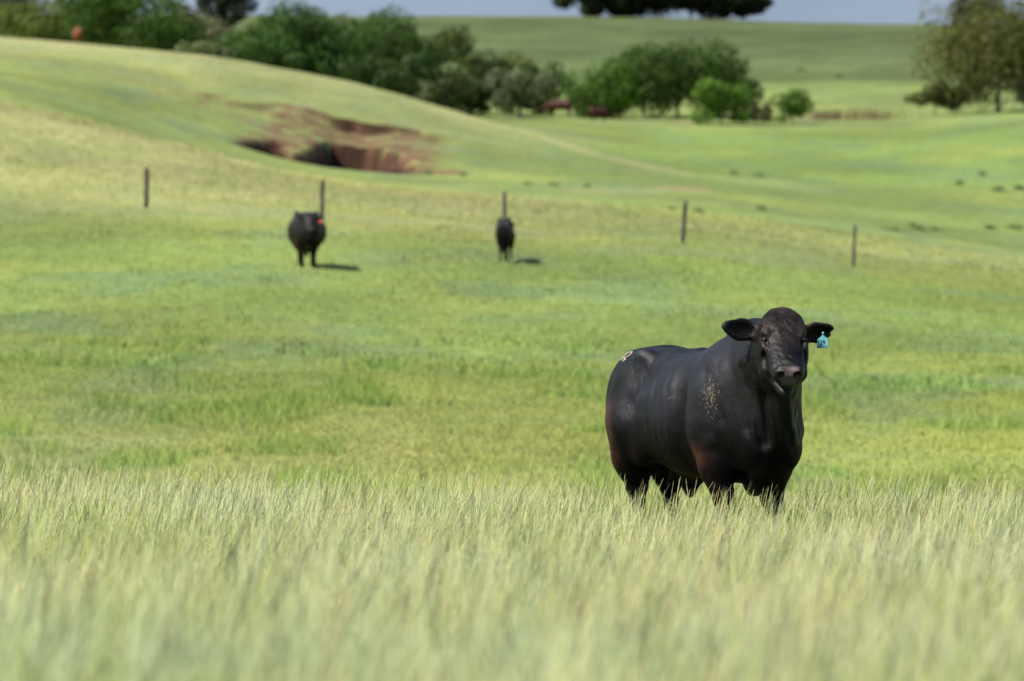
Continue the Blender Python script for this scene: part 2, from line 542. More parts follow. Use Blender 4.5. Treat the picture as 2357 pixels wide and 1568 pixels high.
def meadow():
    parts = []
    LOWQ = .25 if DEV else 1.0
    # low leaves
    nl = int(400000 * LOWQ)
    P = scatter(nl, 7.0, 50, 2.6, .1)
    x, y = P[:, 0], P[:, 1]
    z = ground(x, y)
    patch = N1.fbm(x / 1.5, y / 2.5, 3)
    patch2 = N4.fbm(x / .9 + 30, y / 1.8, 3)
    h = (.12 + .15 * rng.random(nl)) * (.75 + .5 * N2.fbm(x / .8, y / 1.2, 3))
    c = G_GREEN + (G_BLUE - G_GREEN) * (smoothstep(.35, .65, patch))[:, None]
    c = c + (G_LIME - c) * (smoothstep(.45, .7, patch2) * .8)[:, None]
    c = c + (G_PALE - c) * (rng.random(nl) ** 3)[:, None] * .7
    c = c * (.75 + .5 * rng.random(nl))[:, None]
    parts.append(ribbons(np.stack([x, y, z - .01], 1), h, .0030 + .0032 * rng.random(nl), .15 + .6 * rng.random(nl), rng.random(nl) * 6.28,
                         rng.random(nl) * 6.28, [(0, .8), (.4, 1), (.75, .75), (1, .05)], c))
    # flowering stems with narrow seed heads
    ns = int(220000 * LOWQ)
    P = scatter(ns, 7.0, 47, 2.6, .1)
    x, y = P[:, 0], P[:, 1]
    z = ground(x, y)
    hh = .298 + .058 * rng.normal(size=ns).clip(-1.8, 1.8) + .10 * (N2.fbm(x / .7, y / 1.1, 3) - .5) + .25 * (rng.random(ns) ** 9)
    hh = np.clip(hh, .12, .66)
    tone = np.clip(N3.fbm(x / 1.2 + 7, y / 1.8, 3) * 2.0 - .65 + .35 * (rng.random(ns) - .5), 0, 1)[:, None]
    bl = smoothstep(.45, .65, N1.fbm(x / 1.5, y / 2.5, 3))[:, None]
    lm = smoothstep(.48, .68, N5.fbm(x / 1.0 + 60, y / 1.6, 3))[:, None]
    stem = G_LIME * 1.05 + (G_BLUE * 1.2 - G_LIME) * bl
    stem = stem * (.8 + .4 * rng.random(ns))[:, None]
    head = G_PALE + (G_TAN - G_PALE) * tone + (np.array([.37, .47, .27]) - G_PALE) * bl * .8
    head = head + (G_LIME * 1.15 - head) * lm * .75
    head = head * (.66 + .46 * rng.random(ns))[:, None]
    head = head * np.array([1.04, 1.04, .98])
    red = (rng.random(ns) < .03)[:, None]
    head = np.where(red, head * np.array([.85, .55, .5]), head)
    prof = [(0, .35), (.45, .35), (.66, .35), (.70, 1.0), (.745, .55), (.79, 1.1), (.835, .6), (.88, 1.0), (.925, .5), (.96, .7), (1, .08)]
    cols = np.stack([stem * .8, stem, stem] + [head] * 8, 1)
    azs = np.where(rng.random(ns) < .7, rng.normal(0.1, .8, ns), rng.random(ns) * 6.28)
    parts.append(ribbons(np.stack([x, y, z - .01], 1), hh, .0029 + .0019 * rng.random(ns), .10 + .38 * rng.random(ns) ** 1.5, azs,
                         rng.normal(0, .7, ns), prof, cols, .8))
    V, F, C = join(parts)
    o = mesh_obj('meadow_grass', V, F, M_grass, colors=C)
    tag(o, 'tall pale seeding grass filling the foreground up to the bull', 'grass', kind='stuff')


def hill_grass():
    parts = []
    q = .3 if DEV else 1.0
    for n_, y0, y1, side, h0, h1, w0 in ((330000, 55, 100, 4, .03, .09, .0085), (230000, 98, 180, 6, .03, .08, .014), (80000, 178, 236, 7, .03, .09, .028)):
        n_ = int(n_ * q)
        P = scatter(n_, y0, y1, side)
        x, y = P[:, 0], P[:, 1]
        z = ground(x, y)
        c = pasture(x, y)
        c = c * (1.44 if y0 < 90 else 1.42 if y0 < 150 else 1.36) * np.array([1.0, 1.03, .86]) * (.85 + .3 * rng.random(n_))[:, None]
        st = rng.random(n_) < .12
        c = np.where(st[:, None], c * .5 + C_STRAW * .9, c)
        clump = N3.fbm(x / .5, y / .9, 3)
        h = (h0 + (h1 - h0) * rng.random(n_)) * (.7 + .5 * clump)
        h = h * (1 + 1.9 * smoothstep(.54, .66, N5.fbm(x / 1.3, y / 2.4, 3)) * (y < 110) + .9 * smoothstep(.60, .70, N2.fbm(x / 1.1 + 70, y / 1.9, 3)))
        parts.append(ribbons(np.stack([x, y, z - .01], 1), h, w0 * (.6 + .8 * rng.random(n_)), .2 + .6 * rng.random(n_), rng.random(n_) * 6.28,
                             rng.normal(0, .8, n_), [(0, 1), (.55, .85), (1, .1)], c))
    V, F, C = join(parts)
    o = mesh_obj('hillside_grass', V, F, M_turf, colors=C)
    tag(o, 'short green grazed grass covering the rising hillside', 'grass', kind='stuff')


if DEV != 'bull':
    meadow()
    hill_grass()


# ------------------------------------------------------------------ signed distance modelling of the cattle
class Field:
    def __init__(self, lo, hi, res):
        self.lo, self.res = np.array(lo, float), res
        self.n = np.ceil((np.array(hi) - self.lo) / res).astype(int) + 1
        self.ax = [self.lo[i] + res * np.arange(self.n[i]) for i in range(3)]
        self.F = np.full(self.n, 9.0, np.float32)

    def apply(self, fn, lo, hi, k=.05, op='add', pad=None):
        pad = (k + .03) if pad is None else pad
        i0 = np.clip(np.floor((np.array(lo) - pad - self.lo) / self.res).astype(int), 0, self.n)
        i1 = np.clip(np.ceil((np.array(hi) + pad - self.lo) / self.res).astype(int) + 1, 0, self.n)
        if (i1 <= i0).any():
            return
        sl = tuple(slice(a, b_) for a, b_ in zip(i0, i1))
        X = self.ax[0][sl[0]][:, None, None]; Y = self.ax[1][sl[1]][None, :, None]; Z = self.ax[2][sl[2]][None, None, :]
        d = fn(X, Y, Z).astype(np.float32)
        f = self.F[sl]
        if op == 'add':
            h = np.clip(k - np.abs(f - d), 0, None) / k
            self.F[sl] = np.minimum(f, d) - h * h * k * .25
        else:
            d = -d
            h = np.clip(k - np.abs(f - d), 0, None) / k
            self.F[sl] = np.maximum(f, d) + h * h * k * .25

    def cone(self, a, b_, ra, rb, k=.05, op='add'):
        a, b_ = np.array(a, float), np.array(b_, float)
        ab = b_ - a
        L2 = ab @ ab

        def fn(X, Y, Z):
            t = np.clip(((X - a[0]) * ab[0] + (Y - a[1]) * ab[1] + (Z - a[2]) * ab[2]) / L2, 0, 1)
            return np.sqrt((X - a[0] - t * ab[0]) ** 2 + (Y - a[1] - t * ab[1]) ** 2 + (Z - a[2] - t * ab[2]) ** 2) - (ra + (rb - ra) * t)
        r = max(ra, rb)
        self.apply(fn, np.minimum(a, b_) - r, np.maximum(a, b_) + r, k, op)

    def ell(self, c, r, k=.05, op='add', M=None):
        """M rows: the ellipsoid's own axes"""
        c, r = np.array(c, float), np.array(r, float)
        M = np.eye(3) if M is None else np.array(M, float)

        def fn(X, Y, Z):
            dx, dy, dz = X - c[0], Y - c[1], Z - c[2]
            u = [(M[i][0] * dx + M[i][1] * dy + M[i][2] * dz) for i in range(3)]
            k0 = np.sqrt(sum((u[i] / r[i]) ** 2 for i in range(3))) + 1e-6
            k1 = np.sqrt(sum((u[i] / r[i] ** 2) ** 2 for i in range(3))) + 1e-6
            return k0 * (k0 - 1) / k1
        ext = np.sqrt(sum((M[i] * r[i]) ** 2 for i in range(3)))
        self.apply(fn, c - ext, c + ext, k, op)

    def loft(self, o, A, Nn, L, tab, p=2.3, k=.05):
        """tab rows: a, up, down, halfwidth, [n offset]; A axis, Nn normal, L lateral"""
        o, A, Nn, L = (np.array(v, float) for v in (o, A, Nn, L))
        T = np.array(tab, float)
        K = T[:, 0]
        sl_ = pslopes(K, T[:, 1:].T)

        def fn(X, Y, Z):
            dx, dy, dz = X - o[0], Y - o[1], Z - o[2]
            a = dx * A[0] + dy * A[1] + dz * A[2]
            v = dx * Nn[0] + dy * Nn[1] + dz * Nn[2]
            u = dx * L[0] + dy * L[1] + dz * L[2]
            ac = np.clip(a, K[0], K[-1])
            fine = np.linspace(K[0], K[-1], 400)
            up, dn, w = (np.interp(ac, fine, hermite(K, T[:, 1:].T, sl_, fine)[i]) for i in range(3))
            cv, hv = (up + dn) / 2, (up - dn) / 2
            q = (np.abs(u / w) ** p + np.abs((v - cv) / hv) ** p) ** (1 / p)
            dr = (q - 1) * np.minimum(w, hv)
            da = np.abs(a - ac)
            return np.where(da > 0, np.sqrt(np.clip(dr, 0, None) ** 2 + da ** 2), dr)
        P = []
        for row in T:
            for s1 in (row[1], row[2]):
                for s2 in (-row[3], row[3]):
                    P.append(o + A * row[0] + Nn * s1 + L * s2)
        P = np.array(P)
        self.apply(fn, P.min(0), P.max(0), k, 'add', .1)

    def surface(self):
        """naive surface nets"""
        F = self.F
        nx, ny, nz_ = F.shape
        S = F < 0
        cnt = np.zeros((nx - 1, ny - 1, nz_ - 1), np.int8)
        for i in (0, 1):
            for j in (0, 1):
                for k in (0, 1):
                    cnt += S[i:nx - 1 + i, j:ny - 1 + j, k:nz_ - 1 + k]
        act = np.argwhere((cnt > 0) & (cnt < 8))
        idx = np.full(cnt.shape, -1, np.int32)
        idx[act[:, 0], act[:, 1], act[:, 2]] = np.arange(len(act))
        acc = np.zeros((len(act), 3)); num = np.zeros(len(act))
        cor = [(i, j, k) for i in (0, 1) for j in (0, 1) for k in (0, 1)]
        for a in cor:
            for d in range(3):
                if a[d] == 1: continue
                b_ = list(a); b_[d] = 1
                fa = F[act[:, 0] + a[0], act[:, 1] + a[1], act[:, 2] + a[2]].astype(float)
                fb = F[act[:, 0] + b_[0], act[:, 1] + b_[1], act[:, 2] + b_[2]].astype(float)
                m = (fa < 0) != (fb < 0)
                t = np.where(m, fa / np.where(m, fa - fb, 1), 0)
                p = np.array(a, float)[None].repeat(len(act), 0)
                p[:, d] += t
                acc[m] += p[m]; num[m] += 1
        V = self.lo + (act + acc / np.maximum(num, 1)[:, None]) * self.res
        Q = []
        for d in range(3):
            e = [0, 0, 0]; e[d] = 1
            A = S[:nx - e[0], :ny - e[1], :nz_ - e[2]]
            B = S[e[0]:, e[1]:, e[2]:]
            for flag in (True, False):
                cc = np.argwhere((A != B) & (A == flag))
                d1, d2 = (d + 1) % 3, (d + 2) % 3
                cc = cc[(cc[:, d1] > 0) & (cc[:, d2] > 0) & (cc[:, d1] < F.shape[d1] - 1) & (cc[:, d2] < F.shape[d2] - 1)]
                o1 = np.zeros(3, int); o1[d1] = 1
                o2 = np.zeros(3, int); o2[d2] = 1
                q = [idx[tuple((cc - s).T)] for s in (o1 + o2, o2, np.zeros(3, int), o1)]
                q = np.stack(q, 1)
                if not flag: q = q[:, ::-1]
                Q.append(q)
        return V, np.concatenate(Q)


def relax(V, Q, it=2, lam=.5):
    for _ in range(it):
        for l_ in (lam, -lam * 1.02):
            S = np.zeros_like(V); c = np.zeros(len(V))
            for i in range(4):
                a, b_ = Q[:, i], Q[:, (i + 1) % 4]
                np.add.at(S, a, V[b_]); np.add.at(c, a, 1)
                np.add.at(S, b_, V[a]); np.add.at(c, b_, 1)
            V = V + l_ * (S / np.maximum(c, 1)[:, None] - V)
    return V


def normals(V, Q):
    n_ = np.cross(V[Q[:, 2]] - V[Q[:, 0]], V[Q[:, 3]] - V[Q[:, 1]])
    N = np.zeros_like(V)
    for i in range(4):
        np.add.at(N, Q[:, i], n_)
    return N / (np.linalg.norm(N, axis=1)[:, None] + 1e-9)


def norm(v):
    v = np.array(v, float)
    return v / np.linalg.norm(v)


def head_frame(yaw, pitch):
    """yaw about z from the body's forward axis (to the left), pitch below the horizontal"""
    h = np.array([math.cos(yaw), math.sin(yaw), 0])
    A = h * math.cos(pitch) + np.array([0, 0, -math.sin(pitch)])
    Nn = h * math.sin(pitch) + np.array([0, 0, math.cos(pitch)])
    L = np.cross(Nn, A)          # to the left of the animal
    return A, Nn, L


def carve_head(f, O, yaw, pitch, s=1.0, ears=None, bull=True):
    A, Nn, L = head_frame(yaw, pitch)
    h = np.array([math.cos(yaw), math.sin(yaw), 0])
    O = np.array(O, float)
    M = np.array([A, Nn, L])

    def P(a, n_, l_=0.0):
        return O + s * (A * a + Nn * n_ + L * l_)
    W = 1.0 if bull else .86
    f.loft(O, A, Nn, L, np.array([
        # a     up    down   halfwidth
        (-.10, .020, -.10, .085 * W), (-.06, .065, -.14, .122 * W), (.01, .106, -.17, .146 * W), (.09, .118, -.18, .154 * W),
        (.17, .106, -.18, .152 * W), (.25, .088, -.165, .144 * W), (.33, .076, -.140, .133 * W), (.40, .068, -.105, .121),
        (.465, .064, -.072, .108), (.52, .050, -.052, .094), (.55, .024, -.032, .066)]) * s, 2.35, .03)
    # jaw, chin
    for q in (-1, 1):
        f.cone(P(.06, -.13, .092 * q), P(.27, -.165, .088 * q), .080 * s, .064 * s, .05)
        f.cone(P(.27, -.170, .082 * q), P(.430, -.178, .026 * q), .056 * s, .028 * s, .05)
    f.ell(P(.450, -.174), np.array([.050, .032, .040]) * s, .03, 'add', M)
    # mouth slit: between the muzzle and the lower lip
    f.ell(P(.525, -.098, 0), np.array([.080, .020, .068]) * s, .012, 'sub', M)
    for q in (-1, 1):
        f.cone(P(.50, -.078, .07 * q), P(.40, -.082, .095 * q), .012 * s, .006 * s, .012, 'sub')
        # cheek (masseter) and the hollow in front of it
        f.ell(P(.12, -.07, .120 * W * q), np.array([.11, .085, .040]) * s, .04, 'add', M)
        f.ell(P(.295, -.045, .128 * q), np.array([.075, .045, .022]) * s, .03, 'sub', M)
        # brow, eye socket, tear bone
        f.ell(P(.150, .070, .118 * W * q), np.array([.055, .030, .034]) * s, .025, 'add', M)
        f.ell(P(.202, .062, .148 * W * q), np.array([.030, .024, .028]) * s, .014, 'sub', M)
        f.ell(P(.235, .030, .135 * W * q), np.array([.040, .016, .018]) * s, .02, 'add', M)
        f.cone(P(.225, .052, .118 * q), P(.262, .046, .112 * q), .009 * s, .006 * s, .012, 'sub')
        # nostril rim and hole
        f.ell(P(.515, .030, .055 * q), np.array([.036, .030, .034]) * s, .02, 'add', M)
        f.ell(P(.553, .028, .052 * q), np.array([.030, .021, .020]) * s, .008, 'sub', M)
    # upper lip below the pad
    f.ell(P(.52, -.035), np.array([.042, .030, .078]) * s, .02, 'add', M)
    # forehead bulges, middle furrow, poll
    for q in (-1, 1):
        f.ell(P(.06, .085, .070 * q), np.array([.09, .030, .060]) * s, .05, 'add', M)
    f.ell(P(-.045, .065, 0), np.array([.045, .050, .085]) * s, .04, 'add', M)
    # ears: given in axes seen from in front: l to the animal's left, v up, h forward
    Lh = np.cross([0, 0, 1], h)

    def E(l_, v, c=0.0):
        return O + s * (Lh * l_ + np.array([0, 0, 1.0]) * v + h * c)
    for q, (base, tip, rr, twist) in zip((-1, 1), ears):
        b0, t0 = E(*base), E(*tip)
        ax = norm(t0 - b0)
        up = np.array([0, 0, 1.0]) - ax * ax[2]
        up = norm(up)
        fw = norm(h - ax * (h @ ax)) if abs(h @ ax) < .9 else np.cross(ax, up)
        up = norm(np.cross(fw, ax)) * (1 if np.cross(fw, ax)[2] > 0 else -1)
        up2, fw2 = up * math.cos(twist) + fw * math.sin(twist), fw * math.cos(twist) - up * math.sin(twist)
        ln = np.linalg.norm(t0 - b0)
        c_ = b0 + ax * ln * .54
        ME = np.array([ax, up2, fw2])
        f.cone(b0 - ax * .05 * s, b0 + ax * ln * .25, .042 * s, .036 * s, .05)
        f.ell(c_ - ax * ln * .06, (ln * .43, rr * s, .024 * s), .03, 'add', ME)
        f.ell(c_ + ax * ln * .24 + up2 * rr * s * .12, (ln * .25, rr * .60 * s, .020 * s), .02, 'add', ME)
        f.ell(c_ + fw2 * .024 * s, (ln * .40, rr * .70 * s, .022 * s), .015, 'sub', ME)
    return dict(A=A, N=Nn, L=L, O=O, P=P, E=E, M=M, h=h)


def build_cattle(S):
    f = Field(S['lo'], S['hi'], S['res'])
    f.loft((0, 0, 0), (1, 0, 0), (0, 0, 1), (0, 1, 0), S['torso'], 2.25, .08)
    g = S.get('girth', 1.0)
    bull = S.get('bull', False)
    hq = S.get('hq', 0.0)
    lg = .022 if bull else 0.0
    for q in (-1, 1):
        f.ell((-.04, S.get('shy', .25) * q, 1.02), (.25, .12, .33), .12)                       # shoulder
        f.ell((.24, (S.get('shy', .25) - .045) * q, .90), (.14, .105, .15), .08)                       # point of the shoulder
        if bull:
            f.cone((-1.0, .365 * q, 1.18), (-1.03, .385 * q, .74), .052, .075, .10, 'sub')   # groove between thigh and barrel
            f.cone((.02, .33 * q, 1.28), (.20, .315 * q, .98), .02, .03, .09, 'sub')      # line of the shoulder blade
            f.ell((-.27, .345 * q, .88), (.045, .050, .26), .11, 'sub')             # line behind the shoulder
            f.ell((-1.02 + hq, .37 * q, 1.262), (.15, .100, .11), .09, 'sub')          # flank hollow
        f.ell((-1.20 + hq, .225 * q, 1.368), (.085, .060, .055), .08)                 # hook bone
        f.ell((-1.42 + hq, .19 * q, 1.02), (.30, .165, .36), .10)                     # thigh
        f.ell((-1.17 + hq, .255 * q, .80), (.13, .085, .17), .09)                     # stifle
    fl = S['feet']
    for (fx, fy, q) in fl['front']:
        f.cone((-.08, .235 * q, .86), (fx * .5 - .02, (fy + .235 * q) / 2, .66), .135, .100 + lg, .10)
        f.cone((fx * .5 - .02, (fy + .235 * q) / 2, .66), (fx, fy, .46), .098 + lg, .068 + lg * .6, .05)
        f.ell((fx + .01, fy, .41), (.062, .055, .075), .03)
        f.cone((fx, fy, .38), (fx, fy, .15), .046, .042, .03)
        f.ell((fx, fy, .135), (.052, .05, .05), .03)
        f.cone((fx + .01, fy, .11), (fx + .04, fy, .045), .045, .055, .02)
    for (fx, fy, q) in fl['hind']:
        hx = fx - .06
        f.cone((-1.36 + hq, .225 * q, .90), ((hx - 1.40 + hq) / 2, (fy + .235 * q) / 2, .68), .185, .115 + lg, .10)
        f.cone(((hx - 1.40 + hq) / 2, (fy + .235 * q) / 2, .68), (hx, fy, .50), .112 + lg, .070 + lg * .5, .06)
        f.ell((hx - .02, fy, .50), (.070, .050, .065), .03)
        f.cone((hx, fy, .48), (fx, fy, .15), .055, .044, .03)
        f.ell((fx, fy, .135), (.054, .05, .05), .03)
        f.cone((fx + .01, fy, .11), (fx + .04, fy, .045), .046, .056, .02)
    S['extra'](f)
    H = carve_head(f, S['head'], S['yaw'], S['pitch'], S.get('hs', 1.0), S['ears'], bull)
    if bull:
        f.ell(H['E'](.352, -.042, 0), (.040, .030, .020), .008, 'sub')            # torn notch in the left ear
    V, Q = f.surface()
    V = relax(V, Q, 2)
    N = normals(V, Q)
    return V, Q, N, H


def hide_colors(V, N, H, base, S, feet_top=.10):
    x, y, z = V.T
    n_ = len(V)
    r3 = VNoise(31)
    no = (r3.fbm(x * 9 + 5, z * 5 + y * 7, 4) + r3.fbm(y * 11, z * 7, 4)) / 2
    C = np.tile(np.array(base, float), (n_, 1))
    if S.get('bull'):
        # bluish sheen painted into barrel, shoulder and neck colour; thigh and breast stay black
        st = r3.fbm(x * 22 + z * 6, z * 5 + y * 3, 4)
        sheen_mask = smoothstep(.80, 1.12, z + .10 * (no - .5)) * smoothstep(-1.22, -1.02, x) * smoothstep(.02, .16, -y + .12 * (x > .2)) * smoothstep(.52, .30, x)
        C = C + (np.array([.0100, .0102, .0138]) - C) * np.clip(sheen_mask * (.25 + 1.3 * smoothstep(.25, .7, .5 * st + .5 * no)), 0, 1)[:, None]
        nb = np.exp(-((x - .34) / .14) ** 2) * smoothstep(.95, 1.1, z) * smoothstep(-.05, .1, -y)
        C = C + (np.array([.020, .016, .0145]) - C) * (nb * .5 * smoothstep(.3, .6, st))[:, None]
    rust = np.array(S.get('rust', (.036, .015, .010)))
    # sun-bleached rust on the back of the thighs and outside of the forearms
    w = smoothstep(1.12, .86, z) * smoothstep(.46, .66, z) * smoothstep(-1.28 + S.get('hq', 0), -1.50 + S.get('hq', 0), x)
    w2 = smoothstep(.84, .74, z) * smoothstep(.42, .56, z) * np.exp(-((x + .06) / .11) ** 2) * smoothstep(.17, .27, np.abs(y))
    w3 = np.exp(-((z - .60) / .10) ** 2) * .25 * (x > -1.1) * (x < -.2)
    w = np.clip((w * 2.2 + w2 * .8 + w3) * (.25 + 1.4 * smoothstep(.3, .65, no)), 0, 1)
    C = C + (rust - C) * w[:, None]
    # head colours
    rel = (V - H['O'])
    a, nn, l_ = rel @ H['A'], rel @ H['N'], rel @ H['L']
    s = S.get('hs', 1.0)
    a, nn, l_ = a / s, nn / s, l_ / s
    inhead = (a > -.12) & (a < .62) & (np.abs(l_) < .2) & (nn > -.25) & (nn < .25)
    brown = np.array(S.get('face', (.022, .0150, .0118)))
    wf = inhead * smoothstep(.36, .20, a) * smoothstep(-.06, .05, nn) * (.45 + .55 * smoothstep(.30, .62, no))
    C = C + (brown - C) * np.clip(wf, 0, 1)[:, None]
    # nose pad
    pad = inhead * smoothstep(.485, .505, a) * smoothstep(-.058, -.046, nn) * smoothstep(.074, .064, np.abs(l_) + .40 * np.clip(.015 - nn, 0, 1)) * smoothstep(.075, .055, nn)
    C = C + (np.array(S.get('nose', (.078, .058, .055))) - C) * np.clip(pad, 0, 1)[:, None]
    hole = ((a - .553) / .033) ** 2 + ((nn - .028) / .024) ** 2 + ((np.abs(l_) - .052) / .023) ** 2
    C = np.where((inhead & (hole < 1.0) & (a < .553 + .002))[:, None], np.array([.006, .005, .005]), C)
    C = np.where((z < feet_top)[:, None], np.array([.035, .030, .026]), C)
    return C, np.clip(pad, 0, 1), inhead


# hide material: colour attribute, short-hair bump that runs down the flanks, seed-fleck dirt
def hide_mat(name, flecks=False, gloss=.42):
    m, n, l, b = new_mat(name)
    vc = n.new('ShaderNodeVertexColor'); vc.layer_name = 'Col'
    t = n.new('ShaderNodeTexCoord')
    mp = n.new('ShaderNodeMapping'); mp.inputs['Scale'].default_value = (60, 60, 14)
    mp.inputs['Rotation'].default_value = (0, R(-25), 0)
    l.new(t.outputs['Object'], mp.inputs[0])
    z1 = n.new('ShaderNodeTexNoise'); z1.inputs['Scale'].default_value = 1.6; z1.inputs['Detail'].default_value = 5; z1.inputs['Roughness'].default_value = .7
    l.new(mp.outputs[0], z1.inputs['Vector'])
    z2 = n.new('ShaderNodeTexNoise'); z2.inputs['Scale'].default_value = 7; z2.inputs['Detail'].default_value = 4
    l.new(t.outputs['Object'], z2.inputs['Vector'])
    bp = n.new('ShaderNodeBump'); bp.inputs['Strength'].default_value = .40; bp.inputs['Distance'].default_value = .012
    l.new(z1.outputs['Fac'], bp.inputs['Height'])
    bp2 = n.new('ShaderNodeBump'); bp2.inputs['Strength'].default_value = .22; bp2.inputs['Distance'].default_value = .03
    l.new(z2.outputs['Fac'], bp2.inputs['Height']); l.new(bp.outputs[0], bp2.inputs['Normal'])
    l.new(bp2.outputs[0], b.inputs['Normal'])
    rr = n.new('ShaderNodeMapRange'); rr.inputs['To Min'].default_value = gloss - .08; rr.inputs['To Max'].default_value = gloss + .16
    l.new(z2.outputs['Fac'], rr.inputs['Value']); l.new(rr.outputs[0], b.inputs['Roughness'])
    # the coat lies sleek and glossy along the back, coarse and dull on belly and legs
    sz_ = n.new('ShaderNodeSeparateXYZ'); l.new(t.outputs['Object'], sz_.inputs[0])
    sm_ = n.new('ShaderNodeMapRange'); sm_.inputs['From Min'].default_value = .72; sm_.inputs['From Max'].default_value = 1.15
    sm_.inputs['To Min'].default_value = .05; sm_.inputs['To Max'].default_value = .32
    l.new(sz_.outputs['Z'], sm_.inputs['Value']); l.new(sm_.outputs[0], b.inputs['Specular IOR Level'])
    col = vc.outputs['Color']
    if flecks:
        # dry grass seed caught in the coat of the right shoulder
        def blob(c, r_, lo, hi):
            s_ = n.new('ShaderNodeVectorMath'); s_.operation = 'SUBTRACT'; s_.inputs[1].default_value = c
            l.new(t.outputs['Object'], s_.inputs[0])
            d_ = n.new('ShaderNodeVectorMath'); d_.operation = 'DIVIDE'; d_.inputs[1].default_value = r_
            l.new(s_.outputs[0], d_.inputs[0])
            e_ = n.new('ShaderNodeVectorMath'); e_.operation = 'LENGTH'
            l.new(d_.outputs[0], e_.inputs[0])
            q_ = n.new('ShaderNodeMapRange'); q_.inputs['From Min'].default_value = 0; q_.inputs['From Max'].default_value = 1.0
            q_.inputs['To Min'].default_value = hi; q_.inputs['To Max'].default_value = lo
            l.new(e_.outputs['Value'], q_.inputs['Value'])
            return q_.outputs[0]
        m1 = n.new('ShaderNodeMath'); m1.operation = 'MAXIMUM'
        l.new(blob((.13, -.33, 1.13), (.17, .25, .28), 0, .265), m1.inputs[0])
        l.new(blob((-.40, -.38, 1.10), (.10, .2, .05), 0, .20), m1.inputs[1])
        fm = n.new('ShaderNodeMapping'); fm.inputs['Scale'].default_value = (125, 125, 55)
        l.new(t.outputs['Object'], fm.inputs[0])
        fz = n.new('ShaderNodeTexNoise'); fz.inputs['Scale'].default_value = 1.0; fz.inputs['Detail'].default_value = 3
        l.new(fm.outputs[0], fz.inputs['Vector'])
        ad = n.new('ShaderNodeMath'); ad.operation = 'ADD'
        l.new(fz.outputs['Fac'], ad.inputs[0]); l.new(m1.outputs[0], ad.inputs[1])
        th = n.new('ShaderNodeMapRange'); th.inputs['From Min'].default_value = .74; th.inputs['From Max'].default_value = .82
        l.new(ad.outputs[0], th.inputs['Value'])
        mm = n.new('ShaderNodeMixRGB'); mm.inputs['Color2'].default_value = (.17, .13, .095, 1)
        l.new(th.outputs[0], mm.inputs['Fac']); l.new(col, mm.inputs['Color1'])
        col = mm.outputs[0]
    l.new(col, b.inputs['Base Color'])
    return m


M_hide = hide_mat('black_hide', True, .45)
M_hide2 = hide_mat('plain_hide', False, .5)
M_fur = leaf_mat('fur_strands', .0, .45, .12)
M_eye = simple_mat('eyeball', (.008, .006, .005), .30, .35)
M_horn = simple_mat('hoof_horn', (.03, .027, .024), .5, .4)


def fur(name, V, Q, N, C, H, n_, parent, mat, length=.012, width=.0020, skip=None):
    """short coat hair laid backward and down over the body: one mass of fine strands"""
    a, b_, c_, d_ = (V[Q[:, i]] for i in range(4))
    area = np.linalg.norm(np.cross(c_ - a, d_ - b_), axis=1) * .5
    pr = area.copy()
    if skip is not None:
        pr *= (1 - skip[Q[:, 0]])
    ctr = (a + c_) / 2
    rl = ctr - H['O']
    pr *= .04 + .96 * ((np.linalg.norm(rl, axis=1) < .45) | (ctr[:, 2] < .66))
    fi = rng.choice(len(Q), n_, p=pr / pr.sum())
    u, v = rng.random(n_)[:, None], rng.random(n_)[:, None]
    P = (a[fi] * (1 - u) + b_[fi] * u) * (1 - v) + (d_[fi] * (1 - u) + c_[fi] * u) * v
    nn, cc = N[Q[fi, 0]], C[Q[fi, 0]]
    flow = np.tile(np.array([-.45, 0, -.9]), (n_, 1))
    rel = P - H['O']
    ah = rel @ H['A']
    hm = (ah > -.02) & (np.linalg.norm(rel, axis=1) < .62) & (P[:, 0] > H['O'][0] - .15)
    flow[hm] = -H['A'] * .3 + np.array([0, 0, -.5]) + rng.normal(size=(hm.sum(), 3)) * .6
    flow += rng.normal(size=(n_, 3)) * .18
    flow -= nn * (flow * nn).sum(1)[:, None]
    flow /= np.linalg.norm(flow, axis=1)[:, None] + 1e-6
    L = length * (.5 + rng.random(n_)) * (1 + .5 * (P[:, 2] < .62) + .6 * hm * (ah < .12))
    em = (np.abs(rel @ H['L']) > .165) & (np.abs(rel @ H['A']) < .2) & hm
    fe = np.sign(rel @ H['L'])[:, None] * H['L'] + rng.normal(size=(n_, 3)) * .22
    fe -= nn * (fe * nn).sum(1)[:, None]
    fe /= np.linalg.norm(fe, axis=1)[:, None] + 1e-6
    flow[em] = fe[em]
    L = L * np.where(em, .75, 1)
    d = flow * .93 + nn * (.10 + .16 * rng.random(n_))[:, None]
    side = np.cross(d, nn)
    side /= np.linalg.norm(side, axis=1)[:, None] + 1e-6
    W = width * .5
    v0, v1 = P - side * W - nn * .001, P + side * W - nn * .001
    m0, m1 = P + d * (L * .6)[:, None] - side * W * .7, P + d * (L * .6)[:, None] + side * W * .7
    tp = P + d * L[:, None] - nn * (L * .1)[:, None]
    VV = np.stack([v0, v1, m1, m0, tp], 1).reshape(-1, 3)
    k = np.arange(n_)[:, None] * 5
    CC = np.repeat(cc * (.6 + .9 * rng.random(n_))[:, None], 5, 0)
    return mesh_obj(name, VV, [k + np.array([0, 1, 2, 3]), k + np.array([3, 2, 4])], mat, parent, CC)


